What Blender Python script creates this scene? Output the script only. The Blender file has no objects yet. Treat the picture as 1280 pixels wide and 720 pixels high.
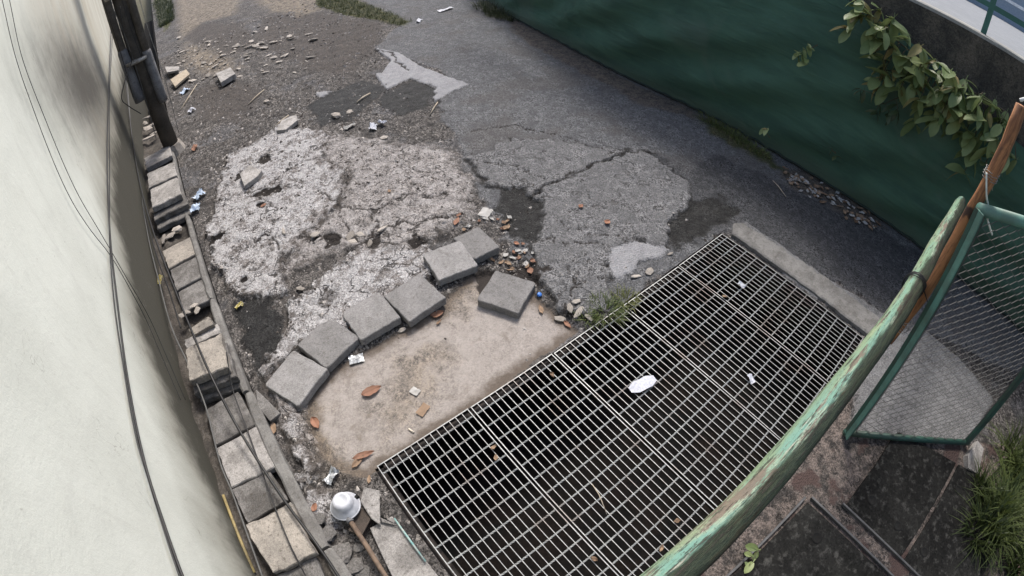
import bpy, bmesh, math, random
import numpy as np
from mathutils import Vector, Matrix, Euler

# ------------------------------------------------------------------ camera, sky, sun, exposure
sc = bpy.context.scene
CAMH = 2.4
PITCH, ROLL, YAW = math.radians(46.8), math.radians(-0.4), math.radians(37.9)
FPX = 620.0                                   # equidistant lens, pixels per radian on a 1280 wide frame
def _axes():
    c, s = math.cos(ROLL), math.sin(ROLL); cp, sp = math.cos(PITCH), math.sin(PITCH)
    A = np.array([[c, s*sp, s*cp], [-s, c*sp, c*cp], [0, cp, -sp]])     # right, up, forward before the yaw
    cy, sy = math.cos(YAW), math.sin(YAW)
    return np.stack([A[:, 0]*cy + A[:, 1]*sy, -A[:, 0]*sy + A[:, 1]*cy, A[:, 2]], 1)
AX = _axes()
cam = bpy.data.cameras.new('camera'); camo = bpy.data.objects.new('camera', cam)
sc.collection.objects.link(camo); sc.camera = camo
cam.type = 'PANO'; cam.panorama_type = 'FISHEYE_LENS_POLYNOMIAL'
cam.sensor_width = 36.0; cam.sensor_fit = 'HORIZONTAL'
cam.fisheye_fov = math.radians(175)
cam.fisheye_polynomial_k0 = 0.0
cam.fisheye_polynomial_k1 = -(1280.0/36.0)/FPX
cam.fisheye_polynomial_k2 = 0.0; cam.fisheye_polynomial_k3 = 0.0; cam.fisheye_polynomial_k4 = 0.0
cam.clip_start = 0.02; cam.clip_end = 500
R_ = Matrix((AX[0], AX[1], -AX[2])).transposed()
camo.matrix_world = Matrix.Translation((0, 0, CAMH)) @ R_.to_4x4()

w = bpy.data.worlds.new('World'); sc.world = w; w.use_nodes = True
wt = w.node_tree; wt.nodes.clear()
sky = wt.nodes.new('ShaderNodeTexSky'); sky.sky_type = 'NISHITA'; sky.sun_disc = False
SUN_EL, SUN_AZ = math.radians(54), math.radians(48)       # azimuth clockwise from +Y
sky.sun_elevation = SUN_EL; sky.sun_rotation = SUN_AZ
sky.air_density = 1.0; sky.dust_density = 4.0; sky.ozone_density = 1.0
bg = wt.nodes.new('ShaderNodeBackground'); bg.inputs['Strength'].default_value = 0.10
wo = wt.nodes.new('ShaderNodeOutputWorld')
wt.links.new(sky.outputs[0], bg.inputs[0]); wt.links.new(bg.outputs[0], wo.inputs[0])
sun = bpy.data.lights.new('sun', 'SUN'); sun.energy = 1.5; sun.angle = math.radians(11); sun.color = (1.0, 0.96, 0.91)
so = bpy.data.objects.new('sun', sun); sc.collection.objects.link(so)
sd_ = Vector((math.sin(SUN_AZ)*math.cos(SUN_EL), math.cos(SUN_AZ)*math.cos(SUN_EL), math.sin(SUN_EL)))
so.rotation_euler = (-sd_).to_track_quat('-Z', 'Y').to_euler()
so.location = (0, 6, 12)
sc.view_settings.view_transform = 'Standard'; sc.view_settings.look = 'None'
sc.view_settings.exposure = 1.2; sc.view_settings.gamma = 1.0; sc.view_settings.use_curve_mapping = False
sc.cycles.max_bounces = 6; sc.cycles.use_denoising = True

# ------------------------------------------------------------------ photo pixel -> place
def rays(pts):
    p = np.atleast_2d(np.array(pts, float)); x = p[:, 0]-640; y = -(p[:, 1]-360)
    r = np.hypot(x, y)+1e-9; th = r/FPX
    d = np.stack([np.sin(th)*x/r, np.sin(th)*y/r, np.cos(th)], 1)
    return d @ AX
def P(pts, z=0.0):                             # on the level z
    d = rays(pts); t = (z-CAMH)/d[:, 2]
    return (d*t[:, None])[:, :2]
def G(px, py, z=0.0):
    a = P([(px, py)], z)[0]; return Vector((a[0], a[1], z))
def PX(px, py, x):                             # on the upright plane x
    d = rays([(px, py)])[0]; t = x/d[0]; return Vector((x, d[1]*t, CAMH+d[2]*t))
def PR(px, py, r):                             # at the horizontal distance r
    d = rays([(px, py)])[0]; t = r/math.hypot(d[0], d[1]); return Vector((d[0]*t, d[1]*t, CAMH+d[2]*t))

# ------------------------------------------------------------------ numpy noise
def _hash(ix, iy, seed):
    h = (ix.astype(np.int64)*374761393 + iy.astype(np.int64)*668265263 + seed*1442695041) & 0xffffffff
    h = ((h ^ (h >> 13))*1274126177) & 0xffffffff
    h = ((h ^ (h >> 16))*2246822519) & 0xffffffff
    return (h ^ (h >> 15) & 0xffffffff) / 4294967295.0
def vnoise(x, y, seed=0):
    fx = np.floor(x); fy = np.floor(y); u = x-fx; v = y-fy
    u = u*u*(3-2*u); v = v*v*(3-2*v); ix = fx.astype(np.int64); iy = fy.astype(np.int64)
    a = _hash(ix, iy, seed); b = _hash(ix+1, iy, seed); c = _hash(ix, iy+1, seed); d = _hash(ix+1, iy+1, seed)
    return (a*(1-u)+b*u)*(1-v)+(c*(1-u)+d*u)*v - 0.5
def fbm(x, y, s, seed=0, o=4):
    t = 0; a = 1.0
    for k in range(o):
        t = t + a*vnoise(x*s, y*s, seed+k*17); a *= .5; s *= 2.07
    return t
def seg_dist(X, Y, poly, closed):
    n = len(poly); best = np.full(X.shape, 1e9)
    for i in range(n if closed else n-1):
        ax, ay = poly[i]; bx, by = poly[(i+1) % n]; dx, dy = bx-ax, by-ay
        t = np.clip(((X-ax)*dx+(Y-ay)*dy)/(dx*dx+dy*dy+1e-12), 0, 1)
        best = np.minimum(best, np.hypot(X-ax-t*dx, Y-ay-t*dy))
    return best
def sdf(X, Y, poly):                           # positive inside
    poly = [tuple(p) for p in poly]
    out = np.full(X.shape, -1.0)
    xs = [p[0] for p in poly]; ys = [p[1] for p in poly]
    m = (X > min(xs)-.5) & (X < max(xs)+.5) & (Y > min(ys)-.5) & (Y < max(ys)+.5)
    x = X[m]; y = Y[m]
    d = seg_dist(x, y, poly, True); ins = np.zeros(x.shape, bool); n = len(poly)
    for i in range(n):
        ax, ay = poly[i]; bx, by = poly[(i+1) % n]
        if ay == by: continue
        c = ((ay > y) != (by > y)) & (x < (bx-ax)*(y-ay)/(by-ay)+ax); ins ^= c
    out[m] = np.where(ins, d, -d)
    return np.clip(out, -1, 1)

# ------------------------------------------------------------------ mesh helpers
C = sc.collection
rnd = random.Random(7)
class MB:
    def __init__(s): s.v = []; s.f = []; s.m = []
    def add(s, vs, fs, mi=0):
        b = len(s.v); s.v += [tuple(v) for v in vs]; s.f += [tuple(i+b for i in f) for f in fs]; s.m += [mi]*len(fs); return s
    def box(s, c, size, M=None, mi=0):
        hx, hy, hz = size[0]/2, size[1]/2, size[2]/2
        vs = [Vector((x*hx, y*hy, z*hz)) for z in (-1, 1) for x, y in ((-1, -1), (1, -1), (1, 1), (-1, 1))]
        if M is not None: vs = [M @ v for v in vs]
        vs = [v+Vector(c) for v in vs]
        return s.add(vs, [(3, 2, 1, 0), (4, 5, 6, 7), (0, 1, 5, 4), (1, 2, 6, 5), (2, 3, 7, 6), (3, 0, 4, 7)], mi)
    def tube(s, path, rad, n=8, cap=True, mi=0, wob=0.0, seed=0):
        path = [Vector(p) for p in path]; m = len(path); rr = random.Random(seed)
        rads = rad if isinstance(rad, (list, tuple)) else [rad]*m
        vs = []; prev = None
        for i, p in enumerate(path):
            t = (path[min(i+1, m-1)]-path[max(i-1, 0)]).normalized()
            if prev is None:
                a = Vector((0, 0, 1)) if abs(t.z) < .9 else Vector((1, 0, 0)); u = t.cross(a).normalized()
            else: u = (prev-t*prev.dot(t)).normalized()
            prev = u; v = t.cross(u)
            for k in range(n):
                an = 2*math.pi*k/n; q = rads[i]*(1+wob*(rr.random()-.5))
                vs.append(p+u*math.cos(an)*q+v*math.sin(an)*q)
        fs = [(i*n+k, i*n+(k+1) % n, (i+1)*n+(k+1) % n, (i+1)*n+k) for i in range(m-1) for k in range(n)]
        if cap: fs += [tuple(reversed(range(n))), tuple((m-1)*n+k for k in range(n))]
        return s.add(vs, fs, mi)
    def lathe(s, prof, n=32, c=(0, 0, 0), mi=0):
        c = Vector(c); m = len(prof)
        vs = [c+Vector((r*math.cos(2*math.pi*k/n), r*math.sin(2*math.pi*k/n), z)) for r, z in prof for k in range(n)]
        fs = [(i*n+k, i*n+(k+1) % n, (i+1)*n+(k+1) % n, (i+1)*n+k) for i in range(m-1) for k in range(n)]
        return s.add(vs, fs, mi)
    def prism(s, poly, z0, z1, mi=0):
        n = len(poly); vs = [(p[0], p[1], z0) for p in poly]+[(p[0], p[1], z1) for p in poly]
        fs = [tuple(range(n, 2*n)), tuple(reversed(range(n)))]+[(i, (i+1) % n, n+(i+1) % n, n+i) for i in range(n)]
        return s.add(vs, fs, mi)
    def mesh(s, name, mats=(), smooth=False):
        me = bpy.data.meshes.new(name); me.from_pydata(s.v, [], s.f)
        for m in (mats if isinstance(mats, (list, tuple)) else [mats]): me.materials.append(m)
        if any(s.m): me.polygons.foreach_set('material_index', s.m)
        if smooth: me.polygons.foreach_set('use_smooth', [True]*len(me.polygons))
        me.update(); return me
def link(name, me, parent=None, loc=(0, 0, 0), rot=(0, 0, 0)):
    o = bpy.data.objects.new(name, me); C.objects.link(o); o.parent = parent; o.location = loc; o.rotation_euler = rot; return o
def obj(name, mb, mat, parent=None, smooth=False, loc=(0, 0, 0), rot=(0, 0, 0)):
    return link(name, mb.mesh(name, mat, smooth), parent, loc, rot)
def tag(o, label, cat, group=None):
    o['label'] = label; o['category'] = cat
    if group: o['group'] = group
    return o
def thing(name, label, cat, loc=(0, 0, 0), rot=(0, 0, 0), group=None):
    return tag(link(name, None, None, loc, rot), label, cat, group)
def struct(o): o['kind'] = 'structure'; return o
def smoothpath(pts, k=6):                       # Catmull-Rom
    pts = [Vector(p) for p in pts]; out = []
    for i in range(len(pts)-1):
        a, b, c, d = pts[max(i-1, 0)], pts[i], pts[i+1], pts[min(i+2, len(pts)-1)]
        for j in range(k):
            t = j/k
            out.append(.5*((2*b)+(c-a)*t+(2*a-5*b+4*c-d)*t*t+(3*b-a-3*c+d)*t**3))
    return out+[pts[-1]]
def bevelled(me, off, seg=1, noise=0.0, seed=0, cuts=0):
    bm = bmesh.new(); bm.from_mesh(me)
    if cuts: bmesh.ops.subdivide_edges(bm, edges=bm.edges[:], cuts=cuts, use_grid_fill=True)
    sharp = [e for e in bm.edges if len(e.link_faces) == 2 and e.calc_face_angle(0) > .5]
    bmesh.ops.bevel(bm, geom=sharp, offset=off, segments=seg, affect='EDGES', clamp_overlap=True)
    if noise:
        rr = random.Random(seed)
        for v in bm.verts:
            v.co += Vector((rr.uniform(-1, 1), rr.uniform(-1, 1), rr.uniform(-1, 1)))*noise
    bm.to_mesh(me); bm.free(); me.update(); return me

# ------------------------------------------------------------------ material helpers
class NT:
    def __init__(s, name):
        s.mat = bpy.data.materials.new(name); s.mat.use_nodes = True; s.t = s.mat.node_tree; s.t.nodes.clear()
        s.out = s.n('ShaderNodeOutputMaterial'); s.b = s.n('ShaderNodeBsdfPrincipled'); s.l(s.b.outputs[0], s.out.inputs[0])
        s.geo = s.n('ShaderNodeNewGeometry'); s.tc = s.n('ShaderNodeTexCoord')
    def n(s, t, **k):
        x = s.t.nodes.new(t)
        for a, b in k.items(): setattr(x, a, b)
        return x
    def l(s, a, b): s.t.links.new(a, b)
    def put(s, sock, v):
        if isinstance(v, bpy.types.NodeSocket): s.l(v, sock)
        elif isinstance(v, (tuple, list)): sock.default_value = (*v[:3], 1.0) if len(sock.default_value) == 4 else v
        else: sock.default_value = v
    def mapv(s, v, scale): 
        m = s.n('ShaderNodeMapping'); s.l(v, m.inputs[0]); m.inputs['Scale'].default_value = scale; return m.outputs[0]
    def noise(s, v, sc_, det=4, rough=.6, dist=0):
        x = s.n('ShaderNodeTexNoise'); s.l(v, x.inputs['Vector']); x.inputs['Scale'].default_value = sc_
        x.inputs['Detail'].default_value = det; x.inputs['Roughness'].default_value = rough; x.inputs['Distortion'].default_value = dist
        return x.outputs[0]
    def vor(s, v, sc_, feat='F1', out=0, rand=1.0):
        x = s.n('ShaderNodeTexVoronoi', feature=feat); s.l(v, x.inputs['Vector']); x.inputs['Scale'].default_value = sc_
        x.inputs['Randomness'].default_value = rand
        return x.outputs[out]
    def math(s, op, a, b=0.0, clamp=False):
        x = s.n('ShaderNodeMath', operation=op, use_clamp=clamp); s.put(x.inputs[0], a); s.put(x.inputs[1], b); return x.outputs[0]
    def rng(s, v, a, b, c=0.0, d=1.0, smooth=True):
        x = s.n('ShaderNodeMapRange', interpolation_type='SMOOTHSTEP' if smooth else 'LINEAR'); s.put(x.inputs[0], v)
        for i, q in enumerate((a, b, c, d)): s.put(x.inputs[i+1], q)
        return x.outputs[0]
    def mix(s, f, a, b, bl='MIX'):
        x = s.n('ShaderNodeMix', data_type='RGBA', blend_type=bl); s.put(x.inputs[0], f); s.put(x.inputs[6], a); s.put(x.inputs[7], b); return x.outputs[2]
    def bump(s, h, st=.5, dist=.01, nrm=None):
        x = s.n('ShaderNodeBump'); s.put(x.inputs['Height'], h); x.inputs['Strength'].default_value = st; x.inputs['Distance'].default_value = dist
        if nrm is not None: s.l(nrm, x.inputs['Normal'])
        return x.outputs[0]
    def fin(s, col, rough=.85, nrm=None, spec=.3, metal=0.0):
        s.put(s.b.inputs['Base Color'], col); s.put(s.b.inputs['Roughness'], rough); s.put(s.b.inputs['Metallic'], metal)
        s.put(s.b.inputs['Specular IOR Level'], spec)
        if nrm is not None: s.l(nrm, s.b.inputs['Normal'])
        return s.mat
def mat_concrete(name, a, b, dirt=(.06, .05, .04), speck=.35, dirtamt=.45, tint=.25, bump=.5, scale=1.0, spec=.25):
    t = NT(name); v = t.tc.outputs['Object']; oi = t.n('ShaderNodeObjectInfo')
    off = t.n('ShaderNodeVectorMath', operation='ADD'); t.l(v, off.inputs[0])
    sv = t.n('ShaderNodeVectorMath', operation='SCALE'); cmb = t.n('ShaderNodeCombineXYZ')
    t.l(oi.outputs['Random'], cmb.inputs[0]); t.l(oi.outputs['Random'], cmb.inputs[1]); t.l(cmb.outputs[0], sv.inputs[0]); sv.inputs['Scale'].default_value = 37
    t.l(sv.outputs[0], off.inputs[1]); v = off.outputs[0]
    big = t.noise(v, 7*scale, 5, .65, .4); mid = t.noise(v, 40*scale, 4, .7); fine = t.vor(v, 190*scale, out=1)
    gray = t.n('ShaderNodeRGBToBW'); t.l(fine, gray.inputs[0])
    col = t.mix(t.rng(big, .35, .65), a, b)
    col = t.mix(speck, col, t.mix(1.0, col, t.mix(gray.outputs[0], (.25, .25, .25), (1.7, 1.7, 1.65)), 'MULTIPLY'))
    col = t.mix(t.math('MULTIPLY', t.rng(mid, .5, .72), dirtamt), col, dirt)
    br = t.math('ADD', 1-tint/2, t.math('MULTIPLY', oi.outputs['Random'], tint))
    cb = t.n('ShaderNodeCombineColor'); [t.l(br, cb.inputs[i]) for i in range(3)]
    col = t.mix(1.0, col, cb.outputs[0], 'MULTIPLY')
    h = t.math('ADD', t.math('MULTIPLY', mid, .8), t.math('MULTIPLY', gray.outputs[0], .35))
    return t.fin(col, .9, t.bump(h, bump, .006), spec)
def mat_plain(name, a, b=None, rough=.6, sc_=20, metal=0.0, bump=.2, spec=.4, trans=0.0):
    t = NT(name); v = t.tc.outputs['Object']; n = t.noise(v, sc_, 4, .65)
    col = t.mix(t.rng(n, .35, .65), a, b or tuple(x*.75 for x in a))
    m = t.fin(col, rough, t.bump(n, bump, .004), spec, metal)
    if trans:
        tr = t.n('ShaderNodeBsdfTranslucent'); t.l(col, tr.inputs[0]); mx = t.n('ShaderNodeMixShader'); mx.inputs[0].default_value = trans
        t.l(t.b.outputs[0], mx.inputs[1]); t.l(tr.outputs[0], mx.inputs[2]); t.l(mx.outputs[0], t.out.inputs[0])
    return m
def mat_leaf(name, a, b, trans=.25, rough=.45):
    t = NT(name); oi = t.n('ShaderNodeObjectInfo'); n = t.noise(t.geo.outputs['Position'], 30, 3)
    f = t.math('ADD', t.math('MULTIPLY', oi.outputs['Random'], .7), t.math('MULTIPLY', n, .4), True)
    isl = t.math('ADD', f, t.math('MULTIPLY', t.math('SUBTRACT', t.geo.outputs['Random Per Island'], .5), .6), True)
    col = t.mix(isl, a, b); t.fin(col, rough, None, .4)
    tr = t.n('ShaderNodeBsdfTranslucent'); t.l(col, tr.inputs[0]); mx = t.n('ShaderNodeMixShader'); mx.inputs[0].default_value = trans
    t.l(t.b.outputs[0], mx.inputs[1]); t.l(tr.outputs[0], mx.inputs[2]); t.l(mx.outputs[0], t.out.inputs[0]); return t.mat

# ------------------------------------------------------------------ the ground: one sheet, broken concrete, asphalt and dirt
PIT = (0.02, 3.085, -0.19, 1.222)
def poly(px): return P(px)
REG = {   # outlines of each surface, traced on the level ground
 'asphalt': [[(470, 60), (500, 28), (455, 0), (640, 0), (1290, 380), (1290, 470), (1120, 400), (930, 285), (905, 292), (780, 385), (735, 395), (672, 330),
              (640, 310), (610, 270), (585, 215), (560, 150), (545, 110), (585, 105), (520, 75)]],
 'dark': [[(835, 285), (868, 245), (850, 218), (900, 190), (1000, 240), (1160, 320), (1120, 400), (925, 278), (905, 292), (842, 305)],
          [(700, 170), (840, 200), (865, 235), (760, 190)]],
 'bright': [[(268, 240), (282, 195), (318, 178), (345, 160), (375, 160), (410, 168), (405, 200), (435, 215), (430, 255), (372, 296), (352, 330), (354, 368), (326, 380),
             (290, 366), (268, 330), (262, 285), (275, 262)],
            [(352, 150), (372, 143), (368, 158), (345, 163)],
            [(362, 400), (352, 378), (400, 342), (450, 312), (540, 306), (545, 335), (490, 372), (435, 405), (385, 430), (335, 478), (345, 500), (362, 545), (378, 600), (395, 606),
             (388, 560), (372, 520), (365, 470), (345, 455), (330, 480), (318, 468), (350, 430)],
            [(378, 608), (402, 600), (425, 640), (410, 660), (385, 625)]],
 'brown': [[(404, 168), (470, 172), (560, 188), (588, 222), (578, 268), (540, 292), (500, 308), (440, 312), (390, 318), (352, 345), (368, 300), (430, 258), (440, 215), (402, 200)],
           [(340, 485), (375, 470), (400, 520), (392, 570), (375, 560), (352, 520)]],
 'slab': [[(660, 247), (690, 232), (745, 203), (800, 190), (845, 218), (867, 250), (858, 266), (838, 280), (831, 306), (800, 306), (772, 320), (762, 350), (756, 392), (735, 402), (702, 392),
           (690, 380), (672, 350), (668, 322), (662, 300), (671, 280), (661, 262)],
          [(585, 195), (640, 175), (720, 178), (790, 188), (740, 203), (690, 230), (660, 243), (640, 232), (610, 235)]],
 'white': [[(765, 312), (795, 303), (836, 309), (830, 320), (802, 327), (798, 336), (777, 349), (764, 346), (762, 325)],
           [(470, 60), (500, 66), (530, 85), (560, 96), (588, 105), (562, 116), (545, 127), (540, 108), (512, 99), (482, 112), (474, 97), (490, 76)],
           [(470, 92), (500, 90), (505, 100), (478, 108)],
           [(395, 116), (430, 112), (433, 124), (405, 128)]],
 'tar': [[(625, 236), (650, 231), (682, 258), (671, 300), (650, 306), (622, 286), (612, 258)],
         [(480, 116), (510, 101), (540, 106), (547, 120), (535, 136), (500, 141), (472, 132)],
         [(836, 288), (868, 250), (900, 243), (922, 262), (905, 286), (880, 292), (842, 304)],
         [(288, 378), (330, 376), (352, 402), (347, 432), (316, 468), (302, 432)],
         [(385, 130), (460, 95), (480, 112), (440, 150), (400, 158)]],
 'apron': [[(468, 582), (575, 518), (722, 410), (692, 386), (676, 372), (655, 345), (612, 335), (590, 340), (560, 368), (545, 388), (500, 408), (448, 440), (408, 466), (382, 500),
            (386, 535), (402, 568), (432, 586), (455, 592)]],
 'strip': [[(914, 287), (932, 278), (990, 315), (1040, 352), (1100, 390), (1150, 408), (1200, 450), (1242, 500), (1215, 560), (1060, 545), (1090, 418), (1000, 356)]],
 'court': [[(760, 760), (1075, 440), (1060, 545), (1280, 556), (1285, 760)]],
 'stain': [[(492, 442), (538, 424), (562, 442), (548, 480), (522, 522), (480, 532), (466, 508), (482, 470)], [(382, 498), (402, 500), (412, 540), (446, 578), (402, 574), (384, 536)], [(560, 372), (600, 345), (618, 350), (590, 375), (566, 392)]],
 'silt': [[(972, 206), (1000, 210), (1045, 236), (1095, 263), (1112, 286), (1070, 277), (1030, 252), (985, 230)], [(640, 20), (720, 62), (800, 108), (870, 134), (866, 146), (800, 128), (700, 78), (640, 40)]],
 'moss': [[(395, -2), (440, -2), (512, 26), (500, 32), (470, 24), (430, 18), (398, 8)],
          [(866, 142), (890, 148), (960, 190), (985, 215), (950, 200), (885, 168)],
          [(190, -5), (212, 0), (212, 30), (205, 40)],
          [(640, 0), (600, 0), (610, 20), (640, 25)]],
 'sunlit_sand': [[(222, -4), (302, -4), (292, 18), (250, 28), (225, 50)], [(315, -4), (398, -4), (400, 12), (372, 20), (340, 12)], [(232, 52), (262, 62), (300, 82), (262, 92), (230, 80)]],
 'packed': [[(330, 20), (400, 16), (478, 30), (470, 58), (440, 92), (382, 84), (345, 66), (318, 48)], [(235, 112), (300, 100), (330, 118), (300, 150), (250, 150)], [(230, 30), (300, 28), (330, 60), (280, 66), (232, 48)]],
}
REGW = {k: [poly(q) for q in v] for k, v in REG.items()}
CRACKS = [ # polyline, half width in metres
 ([(640, 232), (662, 245), (690, 230), (720, 212), (745, 202), (770, 196)], .008),
 ([(662, 300), (700, 303), (740, 303), (770, 312)], .007),
 ([(660, 262), (690, 275), (720, 290), (762, 296), (800, 304)], .004),
 ([(472, 62), (490, 66), (505, 80), (515, 88)], .02),
 ([(585, 165), (640, 157), (700, 168), (760, 190), (820, 195)], .008),
 ([(268, 255), (330, 235), (372, 205), (400, 198)], .012),
 ([(300, 215), (330, 195), (370, 190)], .007), ([(320, 300), (345, 295), (352, 330)], .01),
 ([(430, 258), (470, 262), (500, 245), (560, 240)], .008), ([(470, 262), (480, 300)], .008), ([(400, 235), (430, 258), (440, 300)], .01),
 ([(440, 310), (470, 285), (520, 275), (575, 262)], .012), ([(372, 296), (430, 300), (500, 306)], .014),
 ([(500, 180), (510, 210), (560, 225)], .006), ([(290, 330), (310, 310), (345, 300)], .006),
 ([(320, 245), (350, 262), (345, 285)], .007), ([(300, 275), (320, 268)], .006), ([(700, 392), (712, 360), (706, 330)], .006),
 ([(712, 360), (740, 350), (760, 352)], .006), ([(590, 200), (640, 205), (690, 228)], .006),
]
CRACKW = [(poly(a), b) for a, b in CRACKS]
HOLES = [((335, 240), .10, .03), ((345, 238), .08, .03), ((328, 200), .09, .03), ((330, 258), .06, .03), ((275, 300), .1, .04), ((312, 352), .05, .03), ((300, 218), .1, .03),
         ((400, 380), .12, .01), ((460, 300), .10, .015), ((410, 300), .12, .02), ((620, 345), .15, .02), ((520, 300), .1, .02), ((660, 335), .14, .02)]
HOLEW = [(G(*a), b, c) for a, b, c in HOLES]
def ss(v, a, b):
    t = np.clip((v-a)/(b-a), 0, 1); return t*t*(3-2*t)
def fields(X, Y):
    dist = np.hypot(X, Y)
    wx = fbm(X, Y, 2.2, 1, 3)*.10 + fbm(X, Y, 13, 5, 4)*.075; wy = fbm(X, Y, 2.2, 9, 3)*.10 + fbm(X, Y, 13, 13, 4)*.075
    F = {}
    soft = {'apron', 'strip', 'court', 'white'}
    for k, polys in REGW.items():
        s = np.full(X.shape, -1.0); q = .3 if k in soft else 1.0
        for p in polys: s = np.maximum(s, sdf(X+wx*q, Y+wy*q, p))
        F[k] = s
    cr = np.full(X.shape, 1.0)
    for p, hw in CRACKW: cr = np.minimum(cr, seg_dist(X+wx*.8, Y+wy*.8, p, False)/hw)
    F['crack'] = np.clip(cr, 0, 5)
    holes = np.zeros(X.shape)
    for c, r, d in HOLEW:
        h = np.hypot(X+wx*1.2-c.x, Y+wy*1.2-c.y)/r; holes = np.maximum(holes, (1-ss(h, .55, 1.0))*d)
    F['hole'] = holes
    gravel = fbm(X, Y, 26, 31, 3)
    Z = -.022 + .012*fbm(X, Y, 6, 21, 3) + .012*gravel                                    # bare dirt
    a = ss(F['asphalt'], -.02, .02); Z = Z*(1-a)+a*(.004*fbm(X, Y, 3, 23, 3)-.004+.002*gravel)
    a = ss(F['dark'], -.02, .02); Z = Z*(1-a)+a*(-.002+.003*gravel)
    a = ss(F['slab'], -.010, .012); Z = Z*(1-a)+a*(.022+.006*fbm(X, Y, 3, 27, 3)+.003*gravel)
    a = ss(F['brown'], -.07, .06); Z = Z*(1-a)+a*(.006+.022*fbm(X, Y, 5, 41, 4)+.006*gravel)
    flake = np.abs(fbm(X*1.0+Y*.5, Y*.35-X*.3, 7, 51, 3))
    a = ss(F['bright'], -.014, .014); Z = Z*(1-a)+a*(.024+.016*fbm(X, Y, 3.5, 43, 4)-.012*ss(.06-flake, 0, .06)+.005*gravel)
    a = ss(F['white'], -.008, .008); Z = Z*(1-a)+a*(.012+.003*fbm(X, Y, 5, 47, 3))
    a = ss(F['tar'], -.03, .03); Z = Z*(1-a)+a*(-.012+.007*gravel+.01*fbm(X, Y, 9, 49, 3))
    a = ss(F['apron'], -.02, .015); Z = Z*(1-a)+a*(-.040+.003*fbm(X, Y, 4, 53, 3)+.0012*gravel)
    a = ss(F['strip'], -.012, .012); Z = Z*(1-a)+a*(.012+.004*fbm(X, Y, 4, 55, 3))
    a = ss(F['court'], -.02, .02); Z = Z*(1-a)+a*(-.004+.004*fbm(X, Y, 4, 57, 3)+.002*gravel)
    slabby = np.maximum.reduce([ss(F[k], 0, .05) for k in ('bright', 'brown', 'slab', 'asphalt', 'white')])
    Z = Z - .02*(1-ss(F['crack'], .5, 1.3))*slabby - holes
    Z = np.where(dist > 9, Z*.6, Z)
    near = ss(-seg_dist(X, Y, [(PIT[0], PIT[2]), (PIT[1], PIT[2]), (PIT[1], PIT[3]), (PIT[0], PIT[3])], True), -.12, -.02)
    inx = (X < .5) | (X > 2.9) | (Y < .9) | (F['apron'] < -.05)
    Z = np.where(inx, Z*(1-near)+near*np.minimum(Z, -.006), Z)
    return F, Z
def gz(x, y):
    return float(fields(np.array([float(x)]), np.array([float(y)]))[1][0])
def lin(a, b, s): return list(np.linspace(a, b, max(2, int(round((b-a)/s))+1)))[:-1]
gx = lin(-.395, .02, .013)+lin(.02, 3.085, .0135)+lin(3.085, 5.2, .02)+lin(5.2, 9.6, .08)+[9.6]
gy = lin(-3.4, -.19, .02)+lin(-.19, 1.222, .014)+lin(1.222, 4.2, .0125)+lin(4.2, 7, .02)+lin(7, 12, .04)+lin(12, 22, .12)+lin(22, 45, .6)+[45]
gx = np.array(gx); gy = np.array(gy); nx, ny = len(gx), len(gy)
GX, GY = np.meshgrid(gx, gy); Fm, GZ = fields(GX.ravel(), GY.ravel())
co = np.stack([GX.ravel(), GY.ravel(), GZ], 1)
ii, jj = np.meshgrid(np.arange(nx-1), np.arange(ny-1)); cx = (gx[ii]+gx[ii+1])/2; cy = (gy[jj]+gy[jj+1])/2
keep = ~((cx > PIT[0]) & (cx < PIT[1]) & (cy > PIT[2]) & (cy < PIT[3]))
i0 = (jj*nx+ii)[keep]; quads = np.stack([i0, i0+1, i0+1+nx, i0+nx], 1)
me = bpy.data.meshes.new('ground'); nq = len(quads)
me.vertices.add(len(co)); me.vertices.foreach_set('co', co.astype(np.float32).ravel())
me.loops.add(nq*4); me.loops.foreach_set('vertex_index', quads.astype(np.int32).ravel())
me.polygons.add(nq); me.polygons.foreach_set('loop_start', np.arange(0, nq*4, 4, dtype=np.int32))
me.polygons.foreach_set('use_smooth', np.ones(nq, bool)); me.update(calc_edges=True)
for k, v in Fm.items():
    at = me.attributes.new(k, 'FLOAT', 'POINT'); at.data.foreach_set('value', np.asarray(v, np.float32))

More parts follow.
